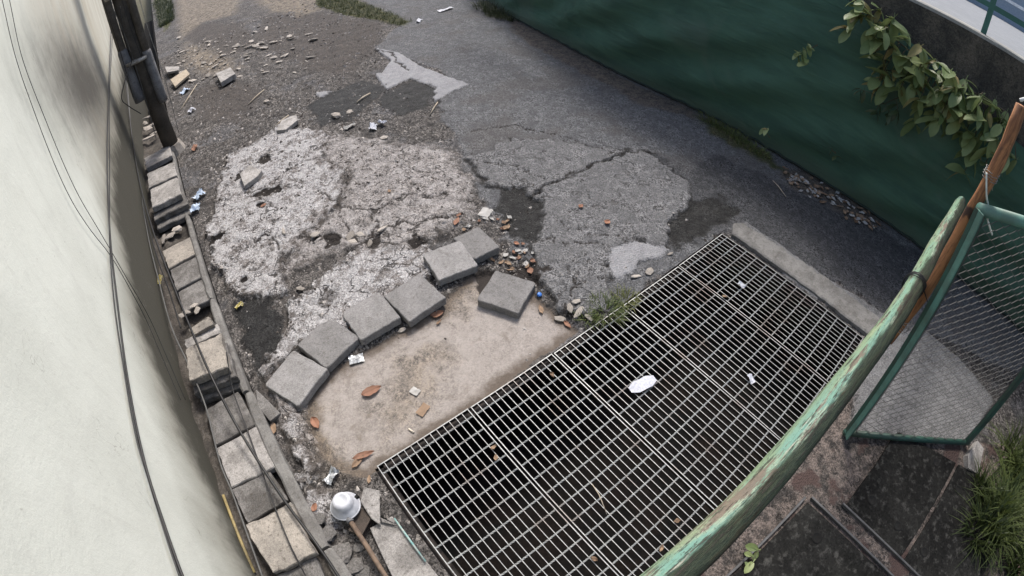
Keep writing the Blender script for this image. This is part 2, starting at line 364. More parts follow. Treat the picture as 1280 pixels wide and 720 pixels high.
def mat_ground():
    t = NT('ground_surface'); v = t.geo.outputs['Position']
    def A(n): x = t.n('ShaderNodeAttribute'); x.attribute_name = n; return x.outputs['Fac']
    n0 = t.noise(v, 1.3, 3, .6); n5 = t.noise(v, 6.5, 5, .7, .6); n1 = t.noise(v, 2.2, 4, .6); n2 = t.noise(v, 14, 5, .7); n3 = t.noise(v, 70, 4, .75); n4 = t.noise(v, 260, 3, .8)
    vc = t.vor(v, 130, out=1); g = t.n('ShaderNodeRGBToBW'); t.l(vc, g.inputs[0]); g = g.outputs[0]
    vc2 = t.vor(v, 72, out=1); vd2 = t.vor(v, 72); g2 = t.n('ShaderNodeRGBToBW'); t.l(vc2, g2.inputs[0]); g2 = g2.outputs[0]
    edge = t.math('MULTIPLY', t.math('SUBTRACT', n3, .5), .07)
    edge = t.math('ADD', edge, t.math('MULTIPLY', t.math('SUBTRACT', n2, .5), .06))
    def lay(a, b, speck, pos=None, blot=None):
        f = t.math('ADD', t.math('MULTIPLY', n5, .5), t.math('MULTIPLY', n2, .5))
        c = t.mix(t.rng(f, .40, .60), a, b)
        s = t.math('ADD', t.math('MULTIPLY', g, .42), t.math('MULTIPLY', n4, .26)); s = t.math('ADD', s, t.math('MULTIPLY', g2, .32))
        m = t.mix(t.rng(s, .30, .68), tuple([max(.04, 1-1.25*speck)]*3), tuple([1+1.25*speck]*3))
        c = t.mix(t.rng(n5, .38, .62, .35, 1.0), c, t.mix(1.0, c, m, 'MULTIPLY'))
        return c
    wide = t.math('ADD', edge, t.math('MULTIPLY', t.math('SUBTRACT', n5, .5), .42))
    def over(col, name, c, w_=.012, amt=1.0):
        f = t.rng(t.math('ADD', A(name), wide if name in ('bright', 'brown', 'stain', 'packed') else edge), -w_, w_)
        if amt != 1.0: f = t.math('MULTIPLY', f, amt)
        return t.mix(f, col, c)
    col = lay((.046, .043, .041), (.135, .125, .116), .85)
    pale = t.rng(g2, .70, .78); col = t.mix(t.math('MULTIPLY', pale, t.rng(n1, .42, .62)), col, (.32, .295, .27))          # pale grit in the dirt
    col = t.mix(t.math('MULTIPLY', t.rng(n5, .54, .64), .7), col, (.030, .028, .027)); col = t.mix(t.math('MULTIPLY', t.rng(n0, .54, .62), .55), col, lay((.10, .10, .105), (.16, .16, .165), .6))
    col = over(col, 'packed', lay((.105, .092, .082), (.062, .056, .052), .35), .1, .85)
    col = over(col, 'sunlit_sand', lay((.34, .285, .215), (.09, .078, .066), .6), .2, .75)  # pale sand tone with a patch of sunlight painted into it
    col = over(col, 'asphalt', lay((.11, .112, .117), (.158, .160, .164), .55), .03)
    col = t.mix(t.math('MULTIPLY', t.rng(n0, .48, .62), t.math('MULTIPLY', t.rng(A('asphalt'), .0, .1), .35)), col, (.10, .088, .078))
    col = over(col, 'dark', lay((.054, .055, .058), (.084, .085, .088), .65), .05, .9)
    col = over(col, 'brown', lay((.40, .378, .365), (.22, .203, .192), .5), .07)
    br = lay((.49, .48, .478), (.34, .33, .327), .55)
    pit = t.rng(n3, .54, .64); br = t.mix(t.math('MULTIPLY', pit, .62), br, (.12, .105, .095))
    soil = t.rng(t.math('ADD', t.math('MULTIPLY', n5, .6), t.math('MULTIPLY', n2, .4)), .50, .60); br = t.mix(t.math('MULTIPLY', soil, .62), br, (.16, .138, .122))
    inner = t.math('MULTIPLY', t.rng(A('brown'), -.16, -.02), t.rng(n5, .40, .60)); br = t.mix(t.math('MULTIPLY', inner, .7), br, (.27, .245, .23))
    col = over(col, 'bright', br, .022)
    grime = t.math('MULTIPLY', t.rng(t.math('ABSOLUTE', A('bright')), 0.0, .09, 1.0, 0.0), t.rng(n2, .46, .58)); col = t.mix(t.math('MULTIPLY', grime, .75), col, (.085, .073, .064))
    grime = t.math('MULTIPLY', t.rng(t.math('ABSOLUTE', A('brown')), 0.0, .10, 1.0, 0.0), t.rng(n2, .48, .60)); col = t.mix(t.math('MULTIPLY', grime, .7), col, (.08, .07, .062))
    sl = lay((.145, .145, .147), (.205, .204, .206), .55); col = over(col, 'slab', sl, .008)
    grime = t.math('MULTIPLY', t.rng(t.math('ABSOLUTE', t.math('ADD', A('slab'), .012)), 0.0, .04, 1.0, 0.0), t.rng(n5, .40, .54)); col = t.mix(t.math('MULTIPLY', grime, .9), col, (.028, .026, .024))
    col = over(col, 'white', lay((.38, .38, .39), (.30, .30, .31), .10), .006)
    col = over(col, 'tar', lay((.012, .012, .012), (.030, .030, .029), .8), .025)
    ap = lay((.33, .30, .275), (.275, .248, .226), .13)
    st = t.noise(v, 5.5, 4, .6, .5); ap = t.mix(t.math('MULTIPLY', t.rng(st, .56, .72), .62), ap, (.13, .105, .08))
    rim = t.rng(t.math('ADD', A('apron'), t.math('MULTIPLY', t.math('SUBTRACT', n2, .5), .16)), .015, .10)
    ap = t.mix(rim, (.12, .098, .08), ap)                                                  # brown tone darkening towards the rim
    col = over(col, 'apron', ap, .008)
    col = over(col, 'stain', lay((.215, .175, .13), (.085, .072, .058), .75), .12, .62)
    col = over(col, 'strip', lay((.24, .24, .24), (.165, .165, .165), .3), .012)
    ct = lay((.20, .165, .145), (.055, .05, .046), .6)
    ct = t.mix(t.math('MULTIPLY', t.rng(n2, .55, .62), .7), ct, (.05, .045, .042)); ct = t.mix(t.rng(t.noise(v, 3.1, 3), .56, .62), ct, (.095, .065, .058))
    col = over(col, 'court', ct, .02)
    col = over(col, 'silt', lay((.16, .13, .10), (.06, .05, .042), .6), .06, .8)
    ms = lay((.045, .06, .018), (.09, .08, .03), .6); col = over(col, 'moss', ms, .06, .9)
    vw = t.n('ShaderNodeVectorMath', operation='ADD'); t.l(v, vw.inputs[0]); nvec = t.n('ShaderNodeTexNoise'); t.l(v, nvec.inputs['Vector']); nvec.inputs['Scale'].default_value = 5; nvec.inputs['Detail'].default_value = 4
    sv_ = t.n('ShaderNodeVectorMath', operation='SCALE'); t.l(nvec.outputs['Color'], sv_.inputs[0]); sv_.inputs['Scale'].default_value = .28; t.l(sv_.outputs[0], vw.inputs[1])
    def ridge(sc_, wd, seed):
        q = t.noise(t.mapv(vw.outputs[0], (1, .8, 1+seed)), sc_, 3, .55, .3); return t.rng(t.math('ABSOLUTE', t.math('SUBTRACT', q, .5)), 0.0, wd, 1.0, 0.0)
    onslab = t.math('MAXIMUM', t.math('MAXIMUM', t.rng(A('bright'), .0, .04), t.rng(A('brown'), .0, .04)), t.math('MULTIPLY', t.rng(A('slab'), .0, .04), .7))
    hair = t.math('MAXIMUM', t.math('MULTIPLY', ridge(2.6, .012, 0), t.rng(n1, .46, .56)), t.math('MULTIPLY', ridge(6.0, .028, 2), t.rng(n5, .52, .60)))
    hair = t.math('MULTIPLY', hair, onslab)
    col = t.mix(t.math('MULTIPLY', hair, .85), col, (.04, .035, .031))
    dirty = (.035, .030, .027)
    col = t.mix(t.math('MULTIPLY', t.rng(A('crack'), .35, 1.15, 1.0, 0.0), .9), col, dirty)
    col = t.mix(t.rng(A('hole'), .004, .016), col, dirty)
    h = t.math('ADD', t.math('MULTIPLY', n3, .9), t.math('MULTIPLY', g, .45)); h = t.math('ADD', h, t.math('MULTIPLY', n4, .35)); h = t.math('SUBTRACT', h, t.math('MULTIPLY', vd2, .6)); h = t.math('SUBTRACT', h, t.math('MULTIPLY', hair, 1.2))
    smoothf = t.rng(A('apron'), -.02, .02, 1.0, .22)
    return t.fin(col, t.rng(A('tar'), -.03, .03, .93, .62), t.bump(t.math('MULTIPLY', h, smoothf), 1.0, .014), .25)
M_ground = mat_ground(); me.materials.append(M_ground)
ground = struct(link('ground', me))
# the wider terrain round the alley, well below the walls
t_ = NT('terrain_soil'); tn = t_.noise(t_.geo.outputs['Position'], 1.5, 5); t_.fin(t_.mix(tn, (.05, .055, .02), (.13, .11, .08)), .95)
struct(obj('terrain', MB().add([(-60, -60, -1.3), (90, -60, -1.3), (90, 120, -1.3), (-60, 120, -1.3)], [(0, 1, 2, 3)]), t_.mat))

# ------------------------------------------------------------------ materials shared by the things
M_paver = mat_concrete('paver_concrete', (.235, .228, .225), (.185, .18, .176), speck=.35, dirtamt=.45, tint=.4)
M_slab = mat_concrete('drain_cover_concrete', (.19, .182, .175), (.095, .09, .085), speck=.5, dirtamt=.75, tint=.35)
M_slab_tan = mat_concrete('drain_cover_tan_concrete', (.33, .30, .262), (.22, .203, .18), speck=.35, dirtamt=.7)
M_slab_pale = mat_concrete('drain_cover_pale_concrete', (.34, .325, .31), (.20, .19, .18), speck=.4, dirtamt=.65)
M_kerb = mat_concrete('kerb_concrete', (.20, .195, .185), (.13, .125, .118), speck=.3, dirtamt=.5)
M_cover = mat_concrete('dark_cover_concrete', (.013, .013, .0125), (.024, .024, .0225), dirt=(.16, .157, .145), speck=.45, dirtamt=.36, tint=.3, spec=.03, scale=.5)
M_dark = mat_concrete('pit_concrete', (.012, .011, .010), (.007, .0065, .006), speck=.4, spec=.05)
M_rubble = mat_concrete('rubble_concrete', (.42, .385, .345), (.26, .235, .21), speck=.4, tint=.7, scale=2)
M_black = mat_plain('black_cable_sheath', (.012, .012, .013), rough=.5)
M_greyc = mat_plain('grey_cable_sheath', (.10, .10, .095), rough=.6)
M_zinc = mat_plain('weathered_wire', (.30, .30, .28), (.16, .14, .12), rough=.5, metal=.3)
def mat_grating():
    t = NT('galvanised_grating'); v = t.geo.outputs['Position']; n = t.noise(v, 3.5, 4, .65); f = t.noise(v, 60, 3)
    col = t.mix(t.rng(f, .35, .65), (.37, .38, .37), (.25, .255, .25)); col = t.mix(t.math('MULTIPLY', t.rng(n, .5, .68), .55), col, (.17, .115, .085))
    return t.fin(col, .55, t.bump(f, .3, .003), .5, .25)
M_grat = mat_grating()

# ------------------------------------------------------------------ drain pit under the gratings
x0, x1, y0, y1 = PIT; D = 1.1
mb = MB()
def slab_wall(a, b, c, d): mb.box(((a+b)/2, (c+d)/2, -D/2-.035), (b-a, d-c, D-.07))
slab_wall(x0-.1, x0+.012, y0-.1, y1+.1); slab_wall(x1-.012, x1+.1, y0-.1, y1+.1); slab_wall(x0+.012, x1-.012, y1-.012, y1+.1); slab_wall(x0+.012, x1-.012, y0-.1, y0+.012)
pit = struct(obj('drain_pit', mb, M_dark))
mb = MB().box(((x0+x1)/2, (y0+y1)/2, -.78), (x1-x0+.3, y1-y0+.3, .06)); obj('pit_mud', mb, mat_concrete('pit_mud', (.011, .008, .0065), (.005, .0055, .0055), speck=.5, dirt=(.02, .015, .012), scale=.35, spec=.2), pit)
mb = MB()                                       # ledge angle the panels rest on
for a in ((x0+.02, (y0+y1)/2, .05, y1-y0-.03), (x1-.02, (y0+y1)/2, .05, y1-y0-.03)): mb.box((a[0], a[1], -.052), (a[2], a[3], .012))
mb.box(((x0+x1)/2, y1-.02, -.053), (x1-x0-.1, .05, .012)); mb.box(((x0+x1)/2, y0+.02, -.053), (x1-x0-.1, .05, .012))
obj('ledge_angle', mb, mat_plain('rusty_angle_iron', (.03, .022, .018), (.02, .017, .015), rough=.8), pit)

# ------------------------------------------------------------------ five steel grating panels
PW, PL = .593, 1.392
M_side = mat_plain('dark_bar_side', (.030, .024, .020), (.018, .015, .013), rough=.9, spec=.1)  # bar sides much darker than the top edges
def bar_mb(w_, l, h, axis='y'):
    mb = MB(); size = (w_, l) if axis == 'y' else (l, w_)
    mb.box((0, 0, -h/2-.0008), (size[0], size[1], h), mi=1); mb.box((0, 0, -.0002), (size[0]+.0004, size[1], .0016)); return mb
bar_me = bar_mb(.0034, PL-.012, .016).mesh('bearing_bar', [M_grat, M_side]); side_me = bar_mb(.0048, PL-.012, .02).mesh('side_bar', [M_grat, M_side])
mbr = MB(); prof = []
for k in range(0, 61):                          # twisted square rod
    x = -PW/2+.004+k*(PW-.008)/60; a = k*.9; q = .0054
    prof.append([(x, math.cos(a+j*math.pi/2)*q, math.sin(a+j*math.pi/2)*q-.003) for j in range(4)])
vs = [p for r in prof for p in r]; fs = [(i*4+j, i*4+(j+1) % 4, i*4+4+(j+1) % 4, i*4+4+j) for i in range(60) for j in range(4)]+[(3, 2, 1, 0), (240, 241, 242, 243)]
rod_me = mbr.add(vs, fs).mesh('cross_rod', M_grat)
end_me = bar_mb(.006, PW, .018, 'x').mesh('end_bar', [M_grat, M_side])
pl_labels = ['steel grating panel at the left end, beside the white plastic bowl', 'second steel grating panel from the left, below the loose paver',
             'middle steel grating panel with the white wrapper lying on it', 'fourth steel grating panel from the left, touching the grass tuft corner',
             'steel grating panel at the right end, beside the concrete kerb']
for k in range(5):
    g = thing('grating_panel', pl_labels[k], 'grating', (.04+.6072*k+PW/2, (PIT[2]+PIT[3])/2+(.004, .003, -.003, -.005, -.004)[k], -.004-.002*(k % 2)),
              (0, 0, math.radians((.15, -.1, .2, -.15, .05)[k])), 'floor gratings over the drain pit')
    for i in range(15): link('side_bar' if i in (0, 14) else 'bearing_bar', side_me if i in (0, 14) else bar_me, g, (-PW/2+.003+i*(PW-.006)/14, 0, 0))
    for i in range(14): link('cross_rod', rod_me, g, (0, PL/2-.055-.0985*i, .0))
    for s in (-1, 1): link('end_bar', end_me, g, (0, s*(PL/2-.003), .001))

# concrete kerb at the right end of the gratings: a broken edge beam
bl = P([(915, 284), (934, 279)])
mb = MB(); ys = np.linspace(1.2, -.22, 30); rr = random.Random(4); vs = []
for i, y in enumerate(ys):
    a = 3.115+rr.uniform(-.008, .006)+(.08 if i == 0 else 0); b = 3.33+.05*(1.2-y)/1.4+rr.uniform(-.018, .018)-(.05 if i == 0 else 0)
    for x, z in ((a, -.05), (a, .010), (a+.015, .018), (b-.018, .018+rr.uniform(-.004, .003)), (b, .006), (b, -.05)): vs.append((x, y+rr.uniform(-.01, .01), z))
fs = [(i*6+k+6, i*6+k, i*6+k+1, i*6+k+7) for i in range(29) for k in range(5)]+[tuple(range(6)), tuple(reversed(range(174, 180)))]
kb = obj('concrete_kerb', mb.add(vs, fs), M_kerb); tag(kb, 'worn concrete edge beam along the right end of the gratings', 'kerb')

# ------------------------------------------------------------------ loose square pavers
def paver_mesh(seed, sx=.295, sy=.295, h=.058, chip=()):
    rr = random.Random(seed); hx, hy = sx/2, sy/2
    pts = []
    cs = [(-hx, -hy), (hx, -hy), (hx, hy), (-hx, hy)]
    for i in range(4):
        a, b = cs[i], cs[(i+1) % 4]; cut = chip[i] if i < len(chip) else .006
        d = ((b[0]-a[0]), (b[1]-a[1])); L = math.hypot(*d); e = (d[0]/L, d[1]/L); pa = cs[i-1]; dd = ((a[0]-pa[0]), (a[1]-pa[1])); Lp = math.hypot(*dd); ep = (dd[0]/Lp, dd[1]/Lp)
        pts.append((a[0]-ep[0]*cut, a[1]-ep[1]*cut)); 
        if cut > .02: pts.append((a[0]+(e[0]-ep[0])*cut*.28, a[1]+(e[1]-ep[1])*cut*.28))
        pts.append((a[0]+e[0]*cut, a[1]+e[1]*cut))
        for k in range(1, 7):
            t = cut+(L-2*cut)*k/7; j = rr.uniform(-.0045, .0012); nrm = (e[1], -e[0])
            pts.append((a[0]+e[0]*t+nrm[0]*j, a[1]+e[1]*t+nrm[1]*j))
    n = len(pts); bz = .005
    rings = [[(x*.995, y*.995, 0) for x, y in pts], [(x, y, h-bz) for x, y in pts], [(x*(1-bz/hx*.9), y*(1-bz/hy*.9), h+rr.uniform(-.0008, .0006)) for x, y in pts]]
    vs = [p for r in rings for p in r]; fs = [(r*n+i, r*n+(i+1) % n, r*n+n+(i+1) % n, r*n+n+i) for r in range(2) for i in range(n)]
    fs += [tuple(reversed(range(n))), tuple(range(2*n, 3*n))]
    return MB().add(vs, fs)
def quadfit(px, z):
    q = P(px, z); c = q.mean(0); a = q[1]-q[0]; b = q[2]-q[1]; a2 = q[2]-q[3]; b2 = q[3]-q[0]
    ea = (a+a2)/2; eb = (b+b2)/2; an = math.atan2(ea[1], ea[0]); an2 = math.atan2(eb[1], eb[0])-math.pi/2
    d = (an2-an+math.pi) % (2*math.pi)-math.pi
    if abs(d) > math.pi/2: d = (d+2*math.pi) % (2*math.pi)-math.pi    # clockwise quads
    return c, an, np.linalg.norm(ea), np.linalg.norm(eb)
PAV = [ # top corners in order left, near, right, far ; height of the top ; label ; chips
 ([(334, 478), (372, 505), (405, 460), (367, 442)], .045, 'grey paver at the lower left end of the curved row, nearest the drain covers', (.004, .004, .004, .01)),
 ([(376, 429), (405, 457), (446, 420), (412, 401)], .042, 'grey paver with a broken corner, second from the lower left end of the curved row', (.01, .004, .004, .09)),
 ([(430, 392), (450, 423), (498, 395), (472, 366)], .046, 'grey paver third in the curved row, directly above the foil packet', (.05, .004, .004, .02)),
 ([(482, 370), (512, 402), (556, 370), (523, 342)], .050, 'brownish grey paver fourth in the curved row, with an orange leaf at its corner', (.004, .008, .004, .004)),
 ([(533, 320), (549, 352), (596, 328), (570, 299)], .055, 'grey paver fifth in the curved row, beside the smaller end paver', (.02, .006, .004, .004)),
 ([(572, 293), (597, 325), (623, 310), (592, 285)], .048, 'grey paver at the upper right end of the curved row, half sunk in leaf litter', (.004, .004, .01, .01)),
 ([(595, 375), (647, 393), (671, 352), (620, 337)], .020, 'loose grey paver lying alone on the beige concrete apron', (.004, .004, .004, .004)),
]
for i, (px, zt, lab, chip) in enumerate(PAV):
    rc = random.Random(300+i); chip = tuple(max(v_, rc.choice((.005, .008, .014, .022))) for v_ in chip)
    c, an, la, lb = quadfit(px, zt); s = .297
    sx, sy = (s, s) if i != 5 else (.29, .22)
    o = obj('paver', paver_mesh(20+i, sx, sy, .060, chip), M_paver, None, False, (c[0], c[1], zt-.060),
            (math.radians((1.5, -1, 1, 1.5, -.8, 1, 0)[i]), math.radians((1, 1.4, -.6, 1, 1.2, -1.5, 0)[i]), an))
    tag(o, lab, 'paver', 'loose square pavers')

# ------------------------------------------------------------------ side drain along the wall: floor, kerb and cover slabs
WX = -.83                                       # face of the building wall
mb = MB(); mb.box((-.62, 7, -.42), (.46, 30, .04)); mb.box((-.43, 7, -.235), (.05, 30, .33))
sdr = struct(obj('side_drain', mb, M_dark)); vs = []; yy = np.linspace(-1.5, 7.5, 260); xx = np.linspace(-.84, -.44, 12)
SX, SY = np.meshgrid(xx, yy); SZ = -.035+.05*fbm(SX, SY, 7, 91, 4)+.02*(SX < -.77); nx_ = 12
fs = [(i*nx_+k, i*nx_+k+1, i*nx_+nx_+k+1, i*nx_+nx_+k) for i in range(259) for k in range(nx_-1)]
obj('drain_silt', MB().add(list(zip(SX.ravel().tolist(), SY.ravel().tolist(), SZ.ravel().tolist())), fs), mat_concrete('drain_silt_soil', (.075, .066, .057), (.04, .036, .032), speck=.6, dirt=(.17, .155, .14), dirtamt=.5), sdr, True)
def kerb(ya, yb, xo, wd, zt, label, seed):
    rr = random.Random(seed); n = max(4, int((yb-ya)/.09)); vs = []
    for i in range(n+1):
        y = ya+(yb-ya)*i/n; j = rr.uniform(-.005, .005); rd = 0.02 if i in (0, n) else 0
        for x, z in ((xo-wd+rd*.5+j, -.07), (xo-wd+rd*.5+j, zt-.01), (xo-wd+.012+rd*.5+j, zt), (xo-.014-rd*.5, zt+rr.uniform(-.003, .002)), (xo-rd*.5+rr.uniform(-.004, .003), zt-.014), (xo, -.07)): vs.append((x, y, z))
    fs = [(i*6+k, i*6+k+6, i*6+k+7, i*6+k+1) for i in range(n) for k in range(5)]+[tuple(reversed(range(6))), tuple(range(n*6, n*6+6))]
    tag(obj('drain_kerb', MB().add(vs, fs), M_kerb), label, 'kerb', 'kerb stones along the side drain')
kerb(-1.2, .945, -.375, .075, .035, 'kerb stone of the side drain at the bottom, beside the white bowl', 1)
kerb(.96, 2.06, -.385, .075, .04, 'kerb stone of the side drain beside the plain dark covers', 2)
kerb(2.075, 3.02, -.40, .06, .05, 'kerb stone of the side drain beside the tan slab pile', 3)
kerb(3.03, 4.55, -.405, .05, .055, 'thin kerb of the side drain below the blue wrapper', 4)
kerb(4.56, 6.1, -.41, .045, .05, 'thin kerb of the side drain running up to the utility pole', 5)
def cover(px, z, h, m, label, seed, rough=0.0, group='drain cover slabs along the wall', tilt=(0, 0)):
    q = P(px, z); rr = random.Random(seed); pts = []
    ar = sum(q[i][0]*q[(i+1) % 4][1]-q[(i+1) % 4][0]*q[i][1] for i in range(4))
    if ar < 0: q = q[::-1]
    c = q.mean(0); rough += .0025; tilt = (tilt[0]+rr.uniform(-1.6, 1.6), tilt[1]+rr.uniform(-1.6, 1.6))
    for i in range(4):
        a, b = q[i]-c, q[(i+1) % 4]-c
        for k in range(7):
            t = k/7; p = a+(b-a)*t; j = rr.uniform(-1, 1)*(.002+rough); pts.append((p[0]*(1+j/.15), p[1]*(1+j/.15)))
    n = len(pts); bz = .006
    vs = [(x*.99, y*.99, 0) for x, y in pts]+[(x, y, h-bz) for x, y in pts]+[(x*.965, y*.965, h+rr.uniform(-.001, .001)*(1+rough*300)) for x, y in pts]
    fs = [(r*n+i, r*n+(i+1) % n, r*n+n+(i+1) % n, r*n+n+i) for r in range(2) for i in range(n)]+[tuple(reversed(range(n))), tuple(range(2*n, 3*n))]
    o = obj('drain_cover', MB().add(vs, fs), m, None, False, (c[0], c[1], z-h), (math.radians(tilt[0]), math.radians(tilt[1]), 0))
    return tag(o, label, 'drain cover', group)
cover([(341, 722), (394, 695), (430, 775), (372, 800)], .03, .05, M_slab, 'dark drain cover at the bottom edge, below the pale stained slab', 1)
cover([(306, 656), (362, 629), (394, 690), (340, 718)], .075, .05, M_slab_tan, 'pale tan stained slab near the bottom, lying proud of the other drain covers', 2, .004)
cover([(289, 612), (337, 589), (360, 625), (310, 655)], .03, .05, M_slab, 'dark grey drain cover just above the pale stained slab', 3)
cover([(270, 560), (320, 533), (345, 584), (289, 610)], .033, .05, M_slab_pale, 'speckled grey drain cover, second above the pale stained slab', 4)
cover([(256, 513), (297, 488), (320, 530), (269, 557)], .03, .05, M_slab, 'dark smooth drain cover just below the tan slab pile', 5)
# the pile: three slabs, the tan one on top
cover([(250, 502), (301, 483), (286, 440), (236, 458)], .045, .055, M_slab, 'lowest dark slab of the pile under the tan slab', 6, .002)
cover([(243, 492), (297, 471), (283, 428), (233, 448)], .105, .055, M_slab, 'middle dark slab of the pile under the tan slab', 7, .002)
cover([(231, 436), (237, 477), (286, 459), (275, 417)], .175, .06, M_slab_tan, 'tan rough slab on top of the pile beside the wall', 8, .004)
cover([(230, 425), (272, 404), (276, 416), (232, 436)], .10, .05, M_slab_pale, 'narrow grey broken slab just behind the tan slab pile', 9, .004)
cover([(236, 410), (262, 396), (268, 405), (240, 418)], .13, .04, M_slab_tan, 'small pinkish slab fragment behind the tan slab pile', 10, .006, tilt=(4, -6))
cover([(222, 365), (255, 348), (266, 373), (229, 391)], .04, .05, M_slab, 'grey drain cover, lowest of the three in a row above the slab pile', 11)
cover([(212, 338), (248, 319), (255, 344), (221, 363)], .042, .05, M_slab, 'grey drain cover, middle of the three in a row above the slab pile', 12)
cover([(203, 314), (238, 295), (247, 316), (211, 336)], .045, .05, M_slab_tan, 'brownish drain cover, topmost of the three in a row above the slab pile', 13)
cover([(191, 262), (232, 243), (238, 268), (197, 287)], .05, .055, M_slab, 'lower dark slab of the pile near the utility pole', 14, .002)
cover([(189, 250), (227, 231), (234, 254), (193, 274)], .12, .055, M_slab, 'middle dark slab of the pile near the utility pole', 15, .002)
cover([(187, 237), (221, 221), (227, 243), (190, 260)], .19, .06, M_slab_pale, 'top pale slab with a worn face on the pile near the utility pole', 16, .003)
cover([(184, 217), (217, 202), (221, 219), (186, 235)], .15, .06, M_slab_pale, 'pale drain slab with a round dimple behind the upper pile', 17, .002)
cover([(180, 198), (211, 181), (215, 194), (183, 211)], .12, .06, M_slab_pale, 'pale drain slab with a dark hole, nearest the utility pole', 18, .002)
# mortar and rubble lodged in the drain
def rock_mesh(seed, s=(1, 1, .6), m=None, sub=1):
    bm = bmesh.new(); bmesh.ops.create_icosphere(bm, subdivisions=sub, radius=1); rr = random.Random(seed)
    for v in bm.verts:
        v.co = Vector((v.co.x*s[0], v.co.y*s[1], v.co.z*s[2]))*rr.uniform(.72, 1.15)
        v.co.z = max(min(v.co.z, s[2]*.75), -s[2]*.6)
    me = bpy.data.meshes.new('rubble_chunk'); bm.to_mesh(me); bm.free(); me.materials.append(m or M_rubble); return me
ROCKS = [rock_mesh(i, (1, rnd.uniform(.35, .85), rnd.uniform(.16, .4))) for i in range(8)]
def rock(px, py, size, label, cat='rubble', group=None, me=None, z=None, name='rubble_chunk'):
    p = G(px, py); z = gz(p.x, p.y) if z is None else z
    o = link(name, me or rnd.choice(ROCKS), None, (p.x, p.y, z+size*.22), (rnd.uniform(-.2, .2), rnd.uniform(-.2, .2), rnd.uniform(0, 6.3)))
    o.scale = (size,)*3; return tag(o, label, cat, group)
for px, py in ((246, 389), (238, 397), (251, 394), (232, 401)):
    rock(px, py, .045, 'pale mortar lump in the gap above the tan slab pile', 'rubble', 'mortar lumps in the drain', z=.05)
for px, py in ((214, 296), (222, 288), (205, 300)):
    rock(px, py, .07, 'rounded stone in the drain gap below the upper slab pile', 'rubble', 'stones in the drain gap', z=.0)
for px, py in ((188, 150), (192, 160), (186, 165), (194, 171), (188, 176), (183, 158)):
    rock(px, py, .11, 'broken slab fragment dumped in the drain behind the utility pole', 'rubble', 'fragments behind the pole', z=.03)

# ------------------------------------------------------------------ building wall on the left
def mat_wall():
    t = NT('limewashed_render'); v = t.geo.outputs['Position']; sx = t.n('ShaderNodeSeparateXYZ'); t.l(v, sx.inputs[0]); Y, Z = sx.outputs[1], sx.outputs[2]
    n1 = t.noise(v, 1.1, 4, .6); n2 = t.noise(v, 7, 5, .65); n3 = t.noise(v, 45, 4, .7)
    drip = t.noise(t.mapv(v, (1, 5.5, .55)), 1.0, 5, .6); drip2 = t.noise(t.mapv(v, (1, 22, 1.4)), 1.0, 4, .6)
    col = t.mix(t.rng(n1, .35, .65), (.615, .635, .58), (.55, .568, .515)); col = t.mix(t.math('MULTIPLY', t.rng(n2, .5, .7), .3), col, (.48, .49, .45))
    far = t.rng(Y, 2.6, 4.6); col = t.mix(t.math('MULTIPLY', far, t.rng(drip, .3, .7, .35, .75)), col, (.40, .36, .29))          # weathered length of wall
    col = t.mix(t.math('MULTIPLY', t.rng(drip2, .56, .72), t.rng(Y, 1.8, 4.0, .06, .25)), col, (.17, .155, .13))
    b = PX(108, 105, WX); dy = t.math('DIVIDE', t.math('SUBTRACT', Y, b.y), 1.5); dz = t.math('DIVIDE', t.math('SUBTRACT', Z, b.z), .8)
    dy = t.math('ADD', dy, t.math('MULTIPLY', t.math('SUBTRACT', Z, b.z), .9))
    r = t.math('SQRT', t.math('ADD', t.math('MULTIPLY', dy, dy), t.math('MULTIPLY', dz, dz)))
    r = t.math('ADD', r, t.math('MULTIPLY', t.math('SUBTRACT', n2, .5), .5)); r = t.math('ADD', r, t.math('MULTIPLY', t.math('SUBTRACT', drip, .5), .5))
    col = t.mix(t.math('MULTIPLY', t.rng(r, .1, 1.35, 1.0, 0.0), .93), col, (.06, .056, .05))                         # soft-edged dark patch
    hgt = t.math('ADD', .26, t.math('MULTIPLY', t.math('SUBTRACT', n1, .5), .5)); hgt = t.math('ADD', hgt, t.math('MULTIPLY', t.math('SUBTRACT', drip, .5), .25))
    hgt = t.math('ADD', hgt, t.rng(Y, 1.0, 4.2, 0.0, .75))
    dz2 = t.math('SUBTRACT', Z, hgt)
    col = t.mix(t.math('MULTIPLY', t.rng(dz2, -.15, .42, 1.0, 0.0), .8), col, (.21, .20, .165))
    col = t.mix(t.math('MULTIPLY', t.rng(t.math('ADD', dz2, t.math('MULTIPLY', t.math('SUBTRACT', n2, .5), .25)), -.25, .02, 1.0, 0.0), .92), col, (.045, .043, .034))  # algae at the foot
    col = t.mix(t.math('MULTIPLY', t.rng(n3, .66, .74), .5), col, (.2, .19, .16))
    hc = t.noise(v, 1.7, 5, .6, .6); hl = t.math('MULTIPLY', t.rng(t.math('ABSOLUTE', t.math('SUBTRACT', hc, .5)), 0.0, .004, 1.0, 0.0), t.rng(n1, .5, .6)); col = t.mix(t.math('MULTIPLY', hl, .5), col, (.2, .19, .17))
    h = t.math('ADD', n2, t.math('MULTIPLY', n3, .6)); h = t.math('ADD', h, t.math('MULTIPLY', t.noise(v, 160, 3, .7), .3))
    return t.fin(col, .9, t.bump(h, .22, .012), .2)
ya_, yb_ = -3.2, 12.5
ws = np.linspace(ya_, yb_, 120); zs = np.linspace(-.45, 3.1, 40); vs = []
for y in ws:
    for z in zs: vs.append((WX+.012*float(fbm(np.array([y]), np.array([z]), 1.3, 71, 3)[0])-(.0 if z > .02 else 0), y, z))
fs = [(i*40+k, i*40+k+40, i*40+k+41, i*40+k+1) for i in range(119) for k in range(39)]
